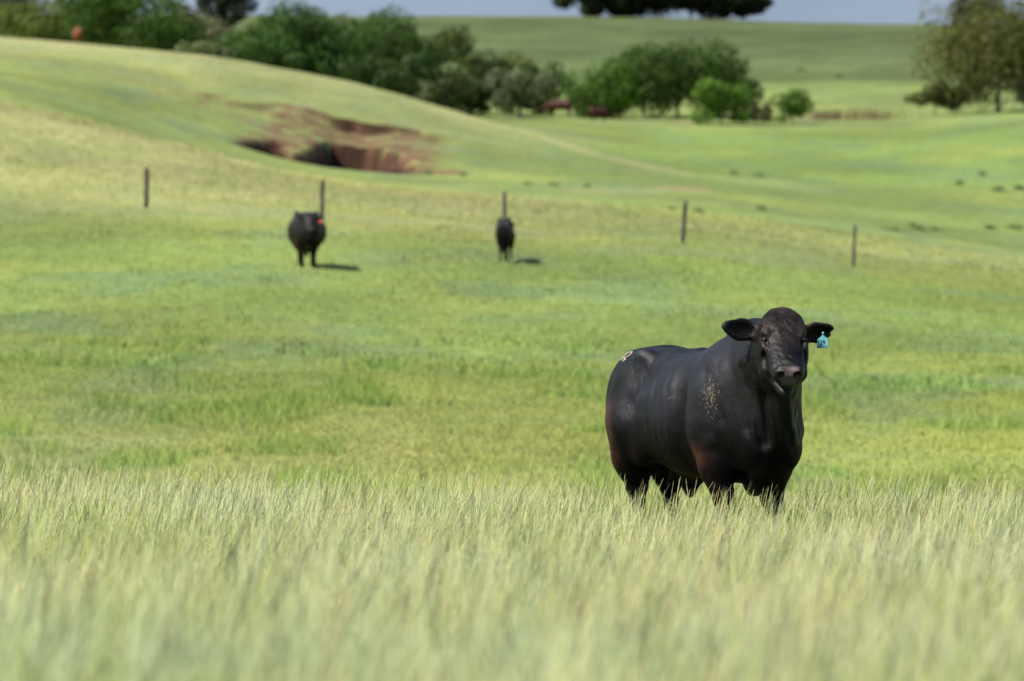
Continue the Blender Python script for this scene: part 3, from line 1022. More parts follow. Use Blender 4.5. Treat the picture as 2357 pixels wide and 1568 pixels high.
def uv_ball(c, r, nseg=20, nring=12):
    V = [(0, 0, 1)]
    for i in range(1, nring):
        for j in range(nseg):
            a, b_ = math.pi * i / nring, 2 * math.pi * j / nseg
            V.append((math.sin(a) * math.cos(b_), math.sin(a) * math.sin(b_), math.cos(a)))
    V.append((0, 0, -1))
    T, Qd = [], []
    for j in range(nseg):
        T.append((0, 1 + j, 1 + (j + 1) % nseg))
        T.append((len(V) - 1, 1 + (nring - 2) * nseg + (j + 1) % nseg, 1 + (nring - 2) * nseg + j))
    for i in range(nring - 2):
        for j in range(nseg):
            p = 1 + i * nseg
            Qd.append((p + j, p + nseg + j, p + nseg + (j + 1) % nseg, p + (j + 1) % nseg))
    return np.array(V) * r + np.array(c), [np.array(T), np.array(Qd)]


# ---- the bull
THETA = R(25)
BX, BY = (0.0 + (1140 / 1.96 + 2220) * .6138 - CX) * .00285, 37.3


def bull_extra(f):
    f.ell((.27, -.01, .70), (.20, .155, .22), .10)                                  # brisket
    f.cone((.20, 0, .60), (.10, 0, .52), .09, .06, .06)
    f.cone((.02, -.01, 1.14), (.50, -.05, 1.37), .315, .195, .16)                   # neck
    f.cone((-.22, 0, 1.33), (.10, 0, 1.45), .12, .145, .12)                      # crest
    f.cone((.10, 0, 1.45), (.46, -.02, 1.52), .145, .115, .10)
    f.cone((.60, -.05, 1.22), (.46, 0, .86), .085, .10, .14)                     # throat and dewlap
    # folds of loose skin down the neck
    f.cone((.50, -.185, 1.22), (.45, -.10, .86), .018, .024, .05)
    f.cone((.38, -.215, 1.24), (.40, -.155, .90), .014, .020, .05)
    f.cone((.42, .06, 1.05), (.41, .10, .70), .020, .032, .06)
    f.ell((-.10, -.305, .95), (.15, .060, .19), .035)                            # triceps
    f.ell((.04, -.285, .82), (.075, .045, .06), .04)                             # elbow
    for q in (-1, 1):
        f.ell((.34, .125 * q, .80), (.10, .085, .14), .045)                      # breast muscles
    f.cone((.41, -.275, 1.28), (.42, -.245, .92), .026, .034, .07, 'sub')        # furrows of the neck
    f.cone((.53, -.165, 1.10), (.485, -.13, .82), .024, .030, .06, 'sub')
    for q in (-1, 1):
        f.ell((.16, .125 * q, .60), (.09, .022, .10), .09, 'sub')                # groove between forearm and brisket
    f.cone((-.76, 0, .62), (-.83, .0, .50), .115, .050, .07)                     # sheath
    f.cone((-.83, 0, .50), (-.835, 0, .455), .046, .032, .03)
    f.ell((-1.26, .0, .60), (.075, .07, .12), .05)                               # scrotum
    f.cone((-1.50, 0, 1.36), (-1.62, 0, 1.20), .045, .034, .05)                  # tail
    f.cone((-1.62, 0, 1.20), (-1.63, .02, .62), .034, .018, .03)
    f.ell((-1.63, .02, .50), (.035, .04, .15), .03)


BULL = dict(
    bull=True, lo=(-1.92, -.60, -.01), hi=(1.22, .60, 1.80), res=.0085,
    torso=[(-1.58, 1.28, .98, .10), (-1.53, 1.35, .88, .18), (-1.38, 1.43, .80, .270), (-1.18, 1.445, .72, .320), (-1.00, 1.420, .645, .355),
           (-.78, 1.395, .585, .385), (-.52, 1.405, .560, .385), (-.25, 1.44, .545, .340), (0, 1.46, .54, .295), (.20, 1.40, .54, .255),
           (.36, 1.24, .60, .20), (.45, 1.08, .72, .13)],
    shy=.190, hq=.14,
    feet=dict(front=[(.05, -.205, -1), (.0, .185, 1)], hind=[(-1.20, -.185, -1), (-1.42, .175, 1)]),
    head=(.60, -.065, 1.565), yaw=R(-21), pitch=R(37), extra=bull_extra,
    ears=[((-.140, -.030, -.04), (-.375, -.005, .03), .076, R(-8)), ((.135, -.045, -.04), (.340, -.025, .0), .074, R(20))],
)


def make_bull():
    V, Q, N, H = build_cattle(BULL)
    root = empty('bull', (BX, BY, gz(BX, BY) - .01), R(-90) + THETA)
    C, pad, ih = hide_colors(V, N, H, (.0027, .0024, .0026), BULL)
    r5 = VNoise(77)
    V = V + N * ((r5.fbm(V[:, 0] * 14 + 3, V[:, 2] * 10 + V[:, 1] * 8, 3) - .5) * .008)[:, None]
    V = V + N * ((r5.fbm(V[:, 0] * 4.5 + 13, V[:, 2] * 3 + V[:, 1] * 4, 2) - .5) * .026)[:, None]
    rh = V - H['O']
    ih0 = (rh @ H['A'] > -.14) & (rh @ H['A'] < .47) & (np.linalg.norm(rh, axis=1) < .60) & (rh @ H['N'] > -.05)
    V = V + N * (ih0 * ((r5.fbm(V[:, 0] * 30 + 7, V[:, 2] * 26 + V[:, 1] * 30, 3) - .5) * .009))[:, None]
    # folds of the neck skin and faint ribs
    sxx = V[:, 0] * .423 + V[:, 1] * .906
    wv = r5.fbm(V[:, 0] * 3 + 40, V[:, 2] * 2.2, 3)
    nm = smoothstep(.08, .26, V[:, 0]) * smoothstep(.70, .88, V[:, 2]) * smoothstep(1.24, 1.02, V[:, 2]) * smoothstep(-.14, .04, sxx) * smoothstep(.36, .50, np.linalg.norm(rh, axis=1))
    V = V + N * (nm * np.sin((sxx + .22 * V[:, 2] + .10 * wv) * 95) * .0042 * (.3 + 1.1 * smoothstep(.38, .60, wv)))[:, None]
    rm = smoothstep(-.98, -.82, V[:, 0]) * smoothstep(-.30, -.42, V[:, 0]) * smoothstep(.72, .88, V[:, 2]) * smoothstep(1.32, 1.15, V[:, 2])
    V = V + N * (rm * np.sin((V[:, 0] + .25 * V[:, 2] + .08 * wv) * 62) * .0030)[:, None]
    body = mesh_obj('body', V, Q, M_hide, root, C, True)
    tag(body, 'one continuous black body, rust brown on thigh and forearm')
    fo = fur('coat_hair', V, Q, N, C, H, 110000, root, M_fur, skip=pad)
    fo['kind'] = 'stuff'
    P, E = H['P'], H['E']
    for q in (-1, 1):
        ev, ef = uv_ball(P(.202, .047, .126 * q), .0175)
        mesh_obj('eye', ev, ef, M_eye, root, smooth=True)
    tag(root, 'large black bull standing in the tall grass, staring at the camera, tag in ear', 'bull')
    Mw = Matrix.Translation(root.location) @ Matrix.Rotation(root.rotation_euler.z, 4, 'Z')
    Mi = Mw.inverted()
    tree = BVHTree.FromPolygons([Vector(v) for v in V], [tuple(int(i) for i in q) for q in Q])
    co = Mi @ cam.location

    def hit(zx, zy):
        """the point of the hide seen at this place of the photograph"""
        X, Y = (2220 + zx / 1.96) * .6138, (1120 + zy / 1.96) * .6138
        d = Mi.to_3x3() @ Vector(((X - CX) / FPX, 1, (HOR - Y) / FPX))
        h = tree.ray_cast(co, d.normalized())
        return (np.array(h[0]), np.array(h[1])) if h[0] is not None else None
    # the pale freeze brand on the rump
    bv, bf = [], []
    for st in ([(296, 392), (272, 398), (250, 412), (236, 428), (222, 444), (206, 458)], [(296, 392), (288, 408), (268, 424), (246, 432)],
               [(168, 470), (190, 452), (214, 438), (236, 430), (246, 440), (236, 456), (222, 462)], [(236, 446), (256, 452)]):
        pts = []
        for (x0, y0), (x1, y1) in zip(st[:-1], st[1:]):
            for t in np.linspace(0, 1, 5)[:-1]:
                h = hit(x0 + (x1 - x0) * t, y0 + (y1 - y0) * t)
                if h: pts.append(h)
        for i, (p, nn) in enumerate(pts):
            if nn[2] < 0: nn = -nn
            q = pts[min(i + 1, len(pts) - 1)][0] - pts[max(i - 1, 0)][0]
            sd_ = norm(np.cross(q, nn) + 1e-9)
            w = .0035 + .0025 * random.random()
            o = len(bv)
            for a, b_ in ((-1, -.001), (-1, .004), (1, .004), (1, -.001)):
                bv.append(p + sd_ * w * a + nn * b_)
            if i:
                for a in range(3):
                    bf.append((o - 4 + a, o - 3 + a, o + 1 + a, o + a))
    if bf:
        mesh_obj('brand_mark', bv, np.array(bf), simple_mat('brand_hair', (.36, .31, .25), .8, .2, (40, .6, (.22, .17, .13))), root)
    # ear tag: plate, button and number, hanging in front of the left ear
    M_tag, n, l, b = new_mat('tag_plastic')
    b.inputs['Base Color'].default_value = (.15, .46, .53, 1)
    b.inputs['Roughness'].default_value = .35
    M_ink = simple_mat('tag_ink', (.01, .015, .03), .6, .2)

    def tagpt(z1x, z1y, up=0.0):
        X, Y = (2600 + z1x / 3.564) * .6138, (1120 + z1y / 3.564) * .6138
        e = Mw @ Vector(E(.255, -.05, .055))
        y = e.y + up + (z1x - 1720) * -.00005
        return np.array(Mi @ Vector(((X - CX) / FPX * y, y, CAMZ + (HOR - Y) / FPX * y)))
    out = [(1708, 505), (1722, 485), (1718, 460), (1728, 446), (1744, 448), (1750, 462), (1746, 482), (1764, 505), (1797, 533), (1797, 640), (1785, 655), (1662, 664), (1650, 656), (1654, 548)]
    tv = [tagpt(a, b_, 0) for a, b_ in out] + [tagpt(a, b_, .003) for a, b_ in out]
    k = len(out)
    me = bpy.data.meshes.new('ear_tag')
    me.from_pydata([tuple(v) for v in tv], [], [tuple(range(k))[::-1], tuple(range(k, 2 * k))] + [(i, (i + 1) % k, k + (i + 1) % k, k + i) for i in range(k)])
    me.materials.append(M_tag)
    to = bpy.data.objects.new('ear_tag', me); COL.objects.link(to); to.parent = root
    tag(to, 'teal plastic ear tag numbered 29')

    def text(body, cx_, cy_, h_, wide=1.0):
        cu = bpy.data.curves.new('tag_writing', 'FONT')
        cu.body = body; cu.align_x = 'CENTER'; cu.align_y = 'CENTER'; cu.offset = .012
        ob = bpy.data.objects.new('tmp', cu)
        me_ = bpy.data.meshes.new_from_object(ob)
        bpy.data.objects.remove(ob)
        ys = [v.co.y for v in me_.vertices]; xs = [v.co.x for v in me_.vertices]
        sc_ = h_ / (max(ys) - min(ys)); sw = wide / (max(xs) - min(xs)); my = (max(ys) + min(ys)) / 2
        for v in me_.vertices:
            v.co = tagpt(cx_ + v.co.x * sw, cy_ - (v.co.y - my) * sc_, -.0015)
        me_.materials.append(M_ink)
        t_ = bpy.data.objects.new('tag_writing', me_); COL.objects.link(t_); t_.parent = to
    text('29', 1726, 588, 62, 66)
    text('BARWIDGE', 1723, 642, 24, 132)
    bv_, bf_ = uv_ball(tagpt(1734, 462, -.004), .008)
    mesh_obj('tag_button', bv_, bf_, M_tag, to, smooth=True)
    # bits of chewed grass on the lip
    gv, gf = [], []
    for i in range(26):
        l_ = random.uniform(-.055, .065)
        p = P(.535 + random.uniform(-.02, .004), -.066 + random.uniform(-.012, .004), l_)
        d = np.array([random.uniform(-.4, .4), random.uniform(-1, 1), random.uniform(-.9, .2)])
        d = norm(d) * random.uniform(.012, .03)
        w = np.array([0, .002, .003])
        o = len(gv)
        gv += [p - w, p + w, p + d]
        gf.append((o, o + 1, o + 2))
    gc = np.tile(np.array([[.20, .30, .03]]), (len(gv), 1))
    mesh_obj('chewed_grass', gv, np.array(gf), M_grass, root, gc)
    return root


make_bull()


# ------------------------------------------------------------------ the other cattle
def find_y(X, Y, y0, y1):
    """distance at which the land shows at column X, row Y"""
    ys = np.linspace(y0, y1, 160)
    z = ground((X - CX) / FPX * ys, ys)
    Yp = HOR - (z - CAMZ) / ys * FPX
    i = np.argmin(np.abs(Yp - Y))
    return float(ys[i])


def cow_extra(graze):
    def f_(f):
        f.ell((.25, 0, .74), (.16, .13, .16), .10)
        if graze:
            f.cone((.05, 0, 1.08), (.74, .0, .70), .24, .125, .14)
        else:
            f.cone((.05, 0, 1.10), (.52, 0, 1.20), .25, .135, .14)
        f.ell((-1.10, 0, .58), (.16, .12, .11), .06)
        for a in (-1, 1):
            for b_ in (-1.16, -1.04):
                f.cone((b_, .06 * a, .52), (b_, .06 * a, .44), .02, .015, .02)
        f.cone((-1.50, 0, 1.30), (-1.62, 0, 1.14), .04, .03, .05)
        f.cone((-1.62, 0, 1.14), (-1.63, .02, .60), .03, .018, .03)
        f.ell((-1.63, .02, .48), (.035, .04, .14), .03)
    return f_


def cow_spec(wide, graze, res):
    t = [(-1.56, 1.24, .98, .10), (-1.50, 1.30, .86, .17), (-1.36, 1.345, .76, .26), (-1.16, 1.35, .66, .32), (-.95, 1.33, .58, .38),
         (-.70, 1.32, .54, .41), (-.45, 1.32, .55, .38), (-.22, 1.33, .58, .31), (0, 1.32, .60, .25), (.20, 1.24, .62, .21), (.34, 1.10, .68, .16), (.42, .98, .76, .10)]
    t = [(a, b_, c, d * wide) for a, b_, c, d in t]
    return dict(bull=False, lo=(-1.85, -.62, -.01), hi=(1.25, .62, 1.75), res=res, torso=t, shy=.17 * (wide if wide < 1 else 1), hq=.14,
                feet=dict(front=[(.03, -.14, -1), (-.05, .14, 1)], hind=[(-1.22, -.15, -1), (-1.36, .15, 1)]),
                head=(.78, 0, .62) if graze else (.60, .02, 1.24), yaw=0, pitch=R(66 if graze else 40), hs=.86, extra=cow_extra(graze),
                ears=[((-.13, -.02, -.04), (-.33, .0, .03), .066, R(-8)), ((.13, -.02, -.04), (.33, .0, .03), .066, R(8))])


def make_cow(name, spec, base, rust, face, mat, furn=0, eyes=True):
    V, Q, N, H = build_cattle(spec)
    spec['rust'], spec['face'] = rust, face
    C, pad, ih = hide_colors(V, N, H, base, spec)
    root = empty(name)
    mesh_obj('body', V, Q, mat, root, C, True)
    if eyes:
        for q in (-1, 1):
            ev, ef = uv_ball(H['P'](.200, .054, .115 * q), .018, 10, 6)
            mesh_obj('eye', ev, ef, M_eye, root, smooth=True)
    return root, H


def copy_tree(o, parent=None):
    c = o.copy(); COL.objects.link(c)
    if parent: c.parent = parent
    for ch in list(o.children):
        copy_tree(ch, c)
    return c


def place(o, X, y, rot, scale=1.0, sink=.02):
    x, y, z = at(X, 0, y)
    o.location = (x, y, z - sink)
    o.rotation_euler = (0, 0, R(rot))
    o.scale = (scale,) * 3


if DEV != 'bull':
    c1, H1 = make_cow('cow', cow_spec(1.12, False, .015), (.008, .007, .007), (.075, .032, .018), (.014, .011, .010), M_hide2)
    place(c1, 709, find_y(709, 617, 120, 165), -86, 1.05, .08)
    tag(c1, 'broad pregnant black cow facing the camera with a red ear tag', 'cow', 'black cows on the hillside')
    tp = H1['E'](.27, -.05, .06)
    w_, h_ = .030, .042
    rv = [tp + np.array([0, a * w_, b_ * h_]) + np.array([t_, 0, -.03]) for t_ in (0, .006) for a, b_ in ((-1, -1), (1, -1), (1, .5), (.3, 1), (-.3, 1), (-1, .5))]
    rf = [np.array([(i, (i + 1) % 6, 6 + (i + 1) % 6, 6 + i) for i in range(6)] + [(0, 1, 2, 5), (2, 3, 4, 5), (6, 11, 8, 7), (8, 11, 10, 9)])]
    mesh_obj('ear_tag', np.array(rv) , rf[0], simple_mat('red_tag', (.75, .06, .07), .4), c1)
    c2, H2 = make_cow('cow', cow_spec(.60, False, .016), (.008, .007, .0075), (.012, .009, .008), (.010, .008, .008), M_hide2)
    place(c2, 1169, find_y(1169, 598, 120, 168), 84, .90, .16)
    c2.scale = (.8, .56, .90)
    tag(c2, 'slim young black cow seen from behind in front of a fence post', 'cow', 'black cows on the hillside')
    c3, H3 = make_cow('cow', cow_spec(.9, False, .03), (.17, .056, .024), (.15, .05, .02), (.20, .09, .05), M_hide2, eyes=False)
    place(c3, 181, 377, -82, .88, .17)
    tag(c3, 'orange brown cow standing on the skyline of the left ridge', 'cow')
    c4, H4 = make_cow('cow', cow_spec(.95, True, .03), (.050, .015, .010), (.045, .014, .010), (.045, .016, .012), M_hide2, eyes=False)
    place(c4, 1272, 443, 172, 1.0)
    tag(c4, 'dark red cow grazing beside the grey green tree at the end of the left thicket', 'cow', 'red cattle by the trees')
    for X, y, rt, sc_, lb in ((1392, 436, 20, .78, 'dark red cow grazing under the left edge of the middle tree clump'),
                              (1103, 441, 10, .80, 'dark red cow in the shade under the low pale trees of the left thicket')):
        c = copy_tree(c4)
        place(c, X, y, rt, sc_)
        c['label'] = lb


# ------------------------------------------------------------------ fence posts
def tube(pts, rad, seg=10):
    pts = [np.array(p, float) for p in pts]
    V, F = [], []
    for i, p in enumerate(pts):
        t = norm(pts[min(i + 1, len(pts) - 1)] - pts[max(i - 1, 0)])
        a = norm(np.cross(t, [0.31, .95, .05] if abs(t[2]) > .5 else [0, 0, 1]))
        b_ = np.cross(t, a)
        for j in range(seg):
            w = 2 * math.pi * j / seg
            V.append(p + (a * math.cos(w) + b_ * math.sin(w)) * rad[i])
        if i:
            for j in range(seg):
                q = (i - 1) * seg
                F.append((q + j, q + (j + 1) % seg, q + seg + (j + 1) % seg, q + seg + j))
    V.append(pts[-1] + norm(pts[-1] - pts[-2]) * rad[-1] * .15)
    q = (len(pts) - 1) * seg
    T = [(q + j, q + (j + 1) % seg, len(V) - 1) for j in range(seg)]
    return np.array(V), [np.array(F), np.array(T)]


if DEV != 'bull':
    for X, Yt, Xb, Yb, lb in ((338, 387, 336, 479, 'upright weathered post standing alone at the left end of the row'),
                              (742, 415, 740, 508, 'weathered fence post rising behind the broad cow with the red tag'),
                              (1161, 443, 1160, 538, 'thin weathered fence post rising behind the slim young cow'),
                              (1578, 463, 1569, 561, 'weathered fence post leaning to the right, fourth of the row'),
                              (1968, 520, 1963, 614, 'thin upright fence post at the right end of the row')):
        y = find_y(Xb, Yb, 150, 190)
        bx, by, bz = at(Xb, 0, y)
        h = (Yb - Yt) / FPX * y
        dx = (X - Xb) / FPX * y
        o = empty('fence_post', (bx, by, bz))
        r0 = random.uniform(.062, .078) * (.8 if 'thin' in lb else 1)
        pts, rd = [], []
        for i in range(9):
            t = i / 8
            pts.append((dx * t + random.uniform(-.006, .006), random.uniform(-.006, .006), -.3 + (h + .3) * t))
            rd.append(r0 * (1.06 - .12 * t) * random.uniform(.95, 1.05))
        pts.append((dx, 0, h + .012)); rd.append(r0 * .72)
        v, f = tube(pts, rd, 12)
        mesh_obj('timber', v, f, M_post, o, smooth=False)
        for kz in (.35, .62, .88):
            sv, sf = tube([(dx * kz - .02, -r0 * 1.02, h * kz), (dx * kz, -r0 * 1.25, h * kz), (dx * kz + .02, -r0 * 1.02, h * kz)], [.004] * 3, 6)
            mesh_obj('staple', sv, sf, simple_mat('rusty_wire', (.08, .05, .04), .6), o)
        tag(o, lb, 'fence post', 'wooden posts of the fence across the hillside')


# ------------------------------------------------------------------ trees and shrubs
def blob_crown(cx0, cz0, rx, rz, nl, lobes, col, leaf, seed, flat=0.0, ragged=.5):
    g = np.random.default_rng(seed)
    L, Rr, Cc = [], [], []
    for i in range(lobes):
        for _ in range(20):
            d = g.normal(size=3); d /= np.linalg.norm(d)
            rr = g.random() ** .45
            p = d * rr * np.array([rx, rx * .85, rz]) * .74
            if flat and p[2] < -rz * flat: continue
            break
        L.append(p + np.array([cx0, 0, cz0]))
        Rr.append(min(rx, rz) * g.uniform(.26, .50) * (1.15 - .3 * rr))
        Cc.append(g.uniform(.75, 1.25))
    L, Rr, Cc = np.array(L), np.array(Rr), np.array(Cc)
    pr = Rr ** 2
    k = g.choice(lobes, nl, p=pr / pr.sum())
    d = g.normal(size=(nl, 3)); d /= np.linalg.norm(d, axis=1)[:, None]
    rad = Rr[k] * (1 - .35 * g.random(nl) ** 1.5 + ragged * .4 * g.random(nl) ** 4)
    P = L[k] + d * rad[:, None] * np.array([1, 1, .85])
    nn = d + g.normal(size=(nl, 3)) * .55
    nn /= np.linalg.norm(nn, axis=1)[:, None]
    u = np.cross(nn, g.normal(size=(nl, 3))); u /= np.linalg.norm(u, axis=1)[:, None]
    v = np.cross(nn, u)
    sz = (leaf * (.55 + .9 * g.random(nl)))[:, None]
    V = np.stack([P - u * sz, P - v * sz * .55, P + u * sz + nn * sz * .2, P + v * sz * .55], 1).reshape(-1, 3)
    for ax_, rr_, c0 in ((0, rx, cx0), (1, rx * .85, 0), (2, rz, cz0)):
        lo_, hi_ = np.percentile(P[:, ax_], (.6, 99.4))
        for arr in (V_ := [P, L]):
            arr[:, ax_] = (arr[:, ax_] - (lo_ + hi_) / 2) * (2 * rr_ / (hi_ - lo_)) + c0
    V = np.stack([P - u * sz, P - v * sz * .55, P + u * sz + nn * sz * .2, P + v * sz * .55], 1).reshape(-1, 3)
    c = np.array(col)[None] * (Cc[k] * (.65 + .7 * g.random(nl)))[:, None]
    c = c + (np.array([.16, .17, .05]) - c) * (g.random(nl)[:, None] ** 4) * .5
    F = np.arange(nl * 4).reshape(-1, 4)
    return V, F, np.repeat(c, 4, 0), L


def make_tree(name, cat, label, group, X, top, wpx, y, col, clear=.12, dens=1.0, lobes=18, leaf=.15, bark=None, trunks=1, flat=0.0, seed=None, base=None, lean=0.0, ragged=.5):
    seed = int(abs(X) * 7 + wpx) if seed is None else seed
    g = np.random.default_rng(seed + 1)
    x, yy, z = at(X, 0, y)
    if base is not None:
        z = CAMZ + (HOR - base) / FPX * y
    zt = CAMZ + (HOR - top) / FPX * y
    H = max(zt - z, .6)
    W = wpx / FPX * y * (1.34 if group == G1 else 1.22)
    if group in (G1, G2) and clear == .12: clear = .02
    o = empty(name, (x, yy, z - .05))
    rz = H * (1 - clear) / 2
    cz = H * clear + rz
    nl = int(np.clip(W * H * 170 * dens * (.15 / leaf) ** 1.5, 600, 16000))
    V, F, C, L = blob_crown(lean * W, cz, W / 2, rz, nl, lobes, col, leaf, seed, flat, ragged)
    mesh_obj('crown', V, F, M_leaf, o, C)
    tw = max(.05, H * .022)
    for t_ in range(trunks):
        bx = (t_ - (trunks - 1) / 2) * W * .16
        VV, FF, off = [], [], 0
        segs = []
        fork = np.array([bx * .8 + lean * W * .4, g.uniform(-.1, .1), H * max(clear, .08) + rz * .25])
        segs.append(([np.array([bx, 0, -.3]), np.array([bx + g.uniform(-.1, .1), 0, fork[2] * .45]), fork], [tw * 1.3, tw, tw * .75]))
        for q in g.choice(len(L), min(6, len(L)), replace=False):
            mid = (fork + L[q]) / 2 + g.normal(size=3) * .06 * W
            segs.append(([fork, mid, L[q]], [tw * .6, tw * .36, tw * .12]))
        for p_, r_ in segs:
            v, f = tube(p_, r_, 7)
            VV.append(v); FF += [a + off for a in f]; off += len(v)
        mesh_obj('trunk', np.concatenate(VV), FF, bark or M_bark, o, smooth=True)
    tag(o, label, cat, group)
    return o


OLIVE, MID, DARK = (.095, .130, .026), (.050, .105, .016), (.026, .062, .014)
PALE, LIME, GREY, DUSK = (.135, .175, .075), (.090, .185, .022), (.105, .105, .055), (.018, .028, .020)
VIVID = (.055, .125, .014)
if DEV != 'bull':
    G1, G2 = 'trees of the thicket behind the left ridge', 'clump of trees in the middle of the valley'
    T = lambda *a, **k: make_tree('broadleaf_tree', 'tree', *a, **k)
    T('grey blue tree cut by the left edge of the photo', G1, 12, -70, 120, 445, (.05, .07, .05))
    T('yellowish olive tree at the far left, just behind the ridge', G1, 62, 5, 140, 412, OLIVE, ragged=1)
    T('green tree rising behind the orange brown cow', G1, 178, -20, 190, 425, (.07, .105, .026))
    T('tall deep green tree to the right of the orange brown cow, crown out of frame', G1, 300, -60, 250, 418, MID, lobes=26)
    T('narrow dark green tree right of the tallest left one', G1, 388, -5, 120, 430, DARK)
    T('dull grey olive tree standing back in the gap of the thicket', G1, 448, 8, 130, 462, GREY)
    T('small grey brown tree below the distant dark one', G1, 530, 40, 150, 440, (.085, .09, .045))
    T('small pale shrubby tree at the foot of the grey olive tree', G1, 462, 98, 110, 404, PALE, lobes=9)
    T('bluish green rounded tree, left shoulder of the big thicket', G1, 590, 62, 170, 416, (.045, .105, .024))
    T('broad green tree left of the darkest thicket tree', G1, 665, 24, 210, 424, MID, lobes=24)
    T('darkest broad tree in the middle of the thicket', G1, 775, 14, 250, 421, (.034, .084, .016), lobes=28)
    T('large green tree just right of the darkest one', G1, 868, 34, 190, 430, MID, lobes=22)
    T('dusty green tree with rounded top over the ridge shoulder', G1, 955, 62, 170, 424, (.060, .105, .026))
    T('tall olive green tree at the right shoulder of the thicket', G1, 1040, 64, 150, 436, (.070, .105, .028))
    T('low dark tree in shade beneath the thicket shoulder', G1, 900, 120, 170, 408, DARK)
    T('deep shaded tree behind the two pale small ones', G1, 1085, 120, 130, 438, DARK)
    T('small pale green tree with thin stem at the ridge foot', G1, 1018, 150, 112, 414, PALE, clear=.22, lobes=10)
    T('yellow green tree behind the second pale small tree', G1, 1160, 128, 120, 446, OLIVE)
    T('dark rounded tree ending the thicket on the right', G1, 1238, 146, 110, 446, DARK)
    T('pale grey green small tree with forked trunk above the grazing red cow', G1, 1196, 158, 125, 432, (.125, .160, .080), clear=.24, lobes=11)
    T('bright green tree on the left of the middle clump', G2, 1388, 128, 140, 444, VIVID, lobes=20)
    T('dark tree joining the bright one and the broad one', G2, 1478, 104, 140, 456, (.034, .08, .014))
    T('broad spreading dark green tree with a visible trunk in the middle clump', G2, 1560, 93, 220, 446, (.038, .084, .014), clear=.10, lobes=30)
    T('dark drooping tree at the right end of the middle clump', G2, 1672, 138, 130, 452, (.030, .070, .013), lobes=18)
    S_ = lambda *a, **k: make_tree('shrub', 'shrub', *a, **k)
    S_('lime green shrub in front of the dark middle clump', G2, 1662, 184, 112, 432, LIME, clear=.03, lobes=14)
    S_('round lime topped shrub standing apart right of the middle clump', G2, 1823, 206, 76, 436, (.07, .14, .02), clear=.10, lobes=12)
    S_('low brownish shrub between the lime shrub and the round one', G2, 1735, 228, 66, 440, (.085, .085, .04), clear=.02, lobes=7)
    S_('little dark shrub beneath the bright green tree', G2, 1345, 205, 50, 442, MID, clear=.02, lobes=6)
    yg = find_y(2305, 258, 372, 460)
    T('olive brown gum tree with pale bare trunk at the right edge', None, 2298, -12, 300, yg, (.100, .108, .030), clear=.08, lobes=46, dens=1.9, bark=M_barkred, ragged=1.2)
    T('dark tree behind the gum tree, cut by the right edge', None, 2400, 30, 190, yg + 14, (.030, .040, .016), clear=.02, lobes=20)
    T('small olive tree leaning left beside the gum tree', None, 2150, 188, 118, find_y(2150, 266, 380, 460), (.082, .098, .030), clear=.18, lobes=12, bark=M_bark, lean=.05)
    T('dark pine peeping out above the gum tree', None, 2250, -60, 110, yg + 60, DUSK, clear=.1)
    PG = 'dark spreading conifers on the far hilltop'
    for X, tp_, w_, sd_, lb in ((1395, -55, 190, 3, 'dark conifer on the skyline, left end of the hilltop group'), (1500, -110, 230, 4, 'largest dark conifer in the middle of the hilltop group'),
                                (1610, -75, 200, 5, 'dark conifer right of the largest one on the hilltop'), (1700, -20, 120, 6, 'ragged windswept conifer at the right end of the hilltop group')):
        make_tree('conifer', 'tree', lb, PG, X, tp_, w_, 806, (.020, .030, .016), clear=.05 if sd_ < 6 else .15, lobes=30, leaf=.34, dens=1.6, trunks=2, flat=.86, seed=sd_, ragged=1.2)
    make_tree('conifer', 'tree', 'distant almost black tree showing through the gap in the left thicket', None, 520, -45, 110, 700, DUSK, clear=.02, lobes=20, leaf=.3, base=60)


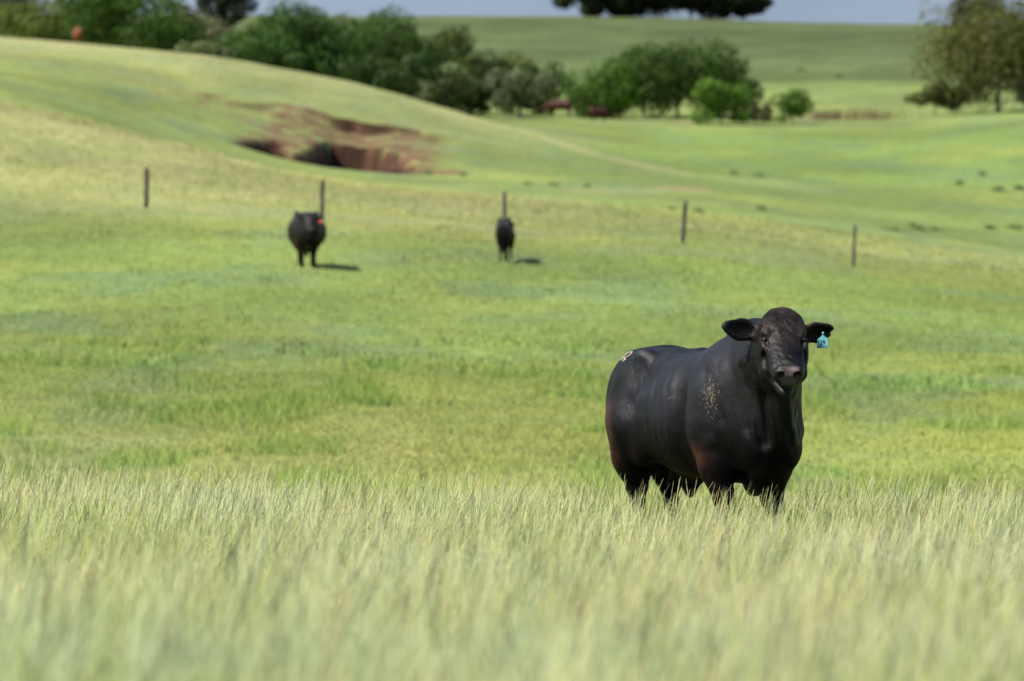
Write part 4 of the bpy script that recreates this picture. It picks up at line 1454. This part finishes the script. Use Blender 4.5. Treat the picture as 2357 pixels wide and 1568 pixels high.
# rushes and weeds dotted over the far pasture: one mass of tufts
def tufts():
    parts = []
    spots = [(985, 402, 22, 1, 20), (1065, 405, 14, 1, 12), (1215, 436, 18, 1, 14), (1275, 440, 22, 1, 14), (1352, 436, 12, 1, 12), (1690, 400, 16, 0, 15), (1747, 408, 18, 0, 14),
             (1548, 486, 16, 0, 16), (1608, 489, 14, 0, 16), (1755, 484, 22, 0, 18), (2210, 425, 16, 0, 20), (2262, 396, 16, 0, 14), (2300, 440, 30, 0, 24), (2345, 438, 20, 0, 22),
             (2060, 532, 46, 0, 16), (2118, 530, 30, 0, 20), (2150, 532, 24, 0, 16), (2280, 528, 22, 0, 20), (2335, 528, 36, 0, 22), (2100, 520, 18, 0, 12), (1845, 148 + 16, 16, 2, 16), (1930, 180, 18, 2, 14),
             (1960, 276, 210, 3, 46), (1900, 276, 70, 3, 40), (2030, 276, 60, 3, 30), (1600, 274, 50, 3, 14), (1500, 270, 40, 3, 10), (1700, 272, 40, 3, 12), (1420, 268, 40, 3, 10)]
    for X, Y, w, band, h in spots:
        y = find_y(X, Y, *((240, 345), (290, 335), (560, 700), (436, 470))[band])
        x0 = (X - CX) / FPX * y
        wm, hm = w / FPX * y, h / FPX * y
        n_ = int(90 * max(1, wm / 2))
        px = x0 + rng.normal(size=n_) * wm * .28
        py_ = y + rng.normal(size=n_) * max(.25, wm * .12)
        z = ground(px, py_)
        c = np.array([.115, .165, .058]) * (.6 + .9 * rng.random(n_))[:, None]
        if band == 3:
            c = np.array([.20, .145, .075]) * (.5 + .8 * rng.random(n_))[:, None]
        parts.append(ribbons(np.stack([px, py_, z - .02], 1), hm * (.3 + .5 * rng.random(n_)), .03 + .02 * rng.random(n_), .1 + .5 * rng.random(n_), rng.random(n_) * 6.28,
                             rng.normal(0, .8, n_), [(0, 1), (.5, .8), (1, .1)], c))
    V, F, C = join(parts)
    o = mesh_obj('rush_tufts', V, F, M_turf, colors=C)
    tag(o, 'dark rushes and dry weeds dotted over the far pasture', 'weeds', kind='stuff')


# the rain cloud that keeps the far hill in shade stands high to the left, outside the frame
def cloud():
    v, f = uv_ball((0, 0, 0), 1.0, 96, 48)
    nn = N1.fbm(v[:, 0] * 3 + 20, v[:, 1] * 3 + v[:, 2] * 2 + 20, 5)
    v = v * (1 + .35 * (nn - .5))[:, None] * np.array([190, 150, 26])
    m, n, l, b = new_mat('cloud_vapour')
    b.inputs['Base Color'].default_value = (.8, .82, .86, 1)
    b.inputs['Roughness'].default_value = 1
    tr = n.new('ShaderNodeBsdfTransparent'); ms = n.new('ShaderNodeMixShader'); ms.inputs['Fac'].default_value = .78
    l.new(b.outputs[0], ms.inputs[1]); l.new(tr.outputs[0], ms.inputs[2]); l.new(ms.outputs[0], n['Material Output'].inputs['Surface'])
    o = mesh_obj('cloud', v, f, m, smooth=True)
    t = 300 / sd.z
    c = Vector((75, 755, 37)) + sd * t
    o.location = c
    tag(o, kind='structure')


if DEV != 'bull':
    tufts()
    cloud()
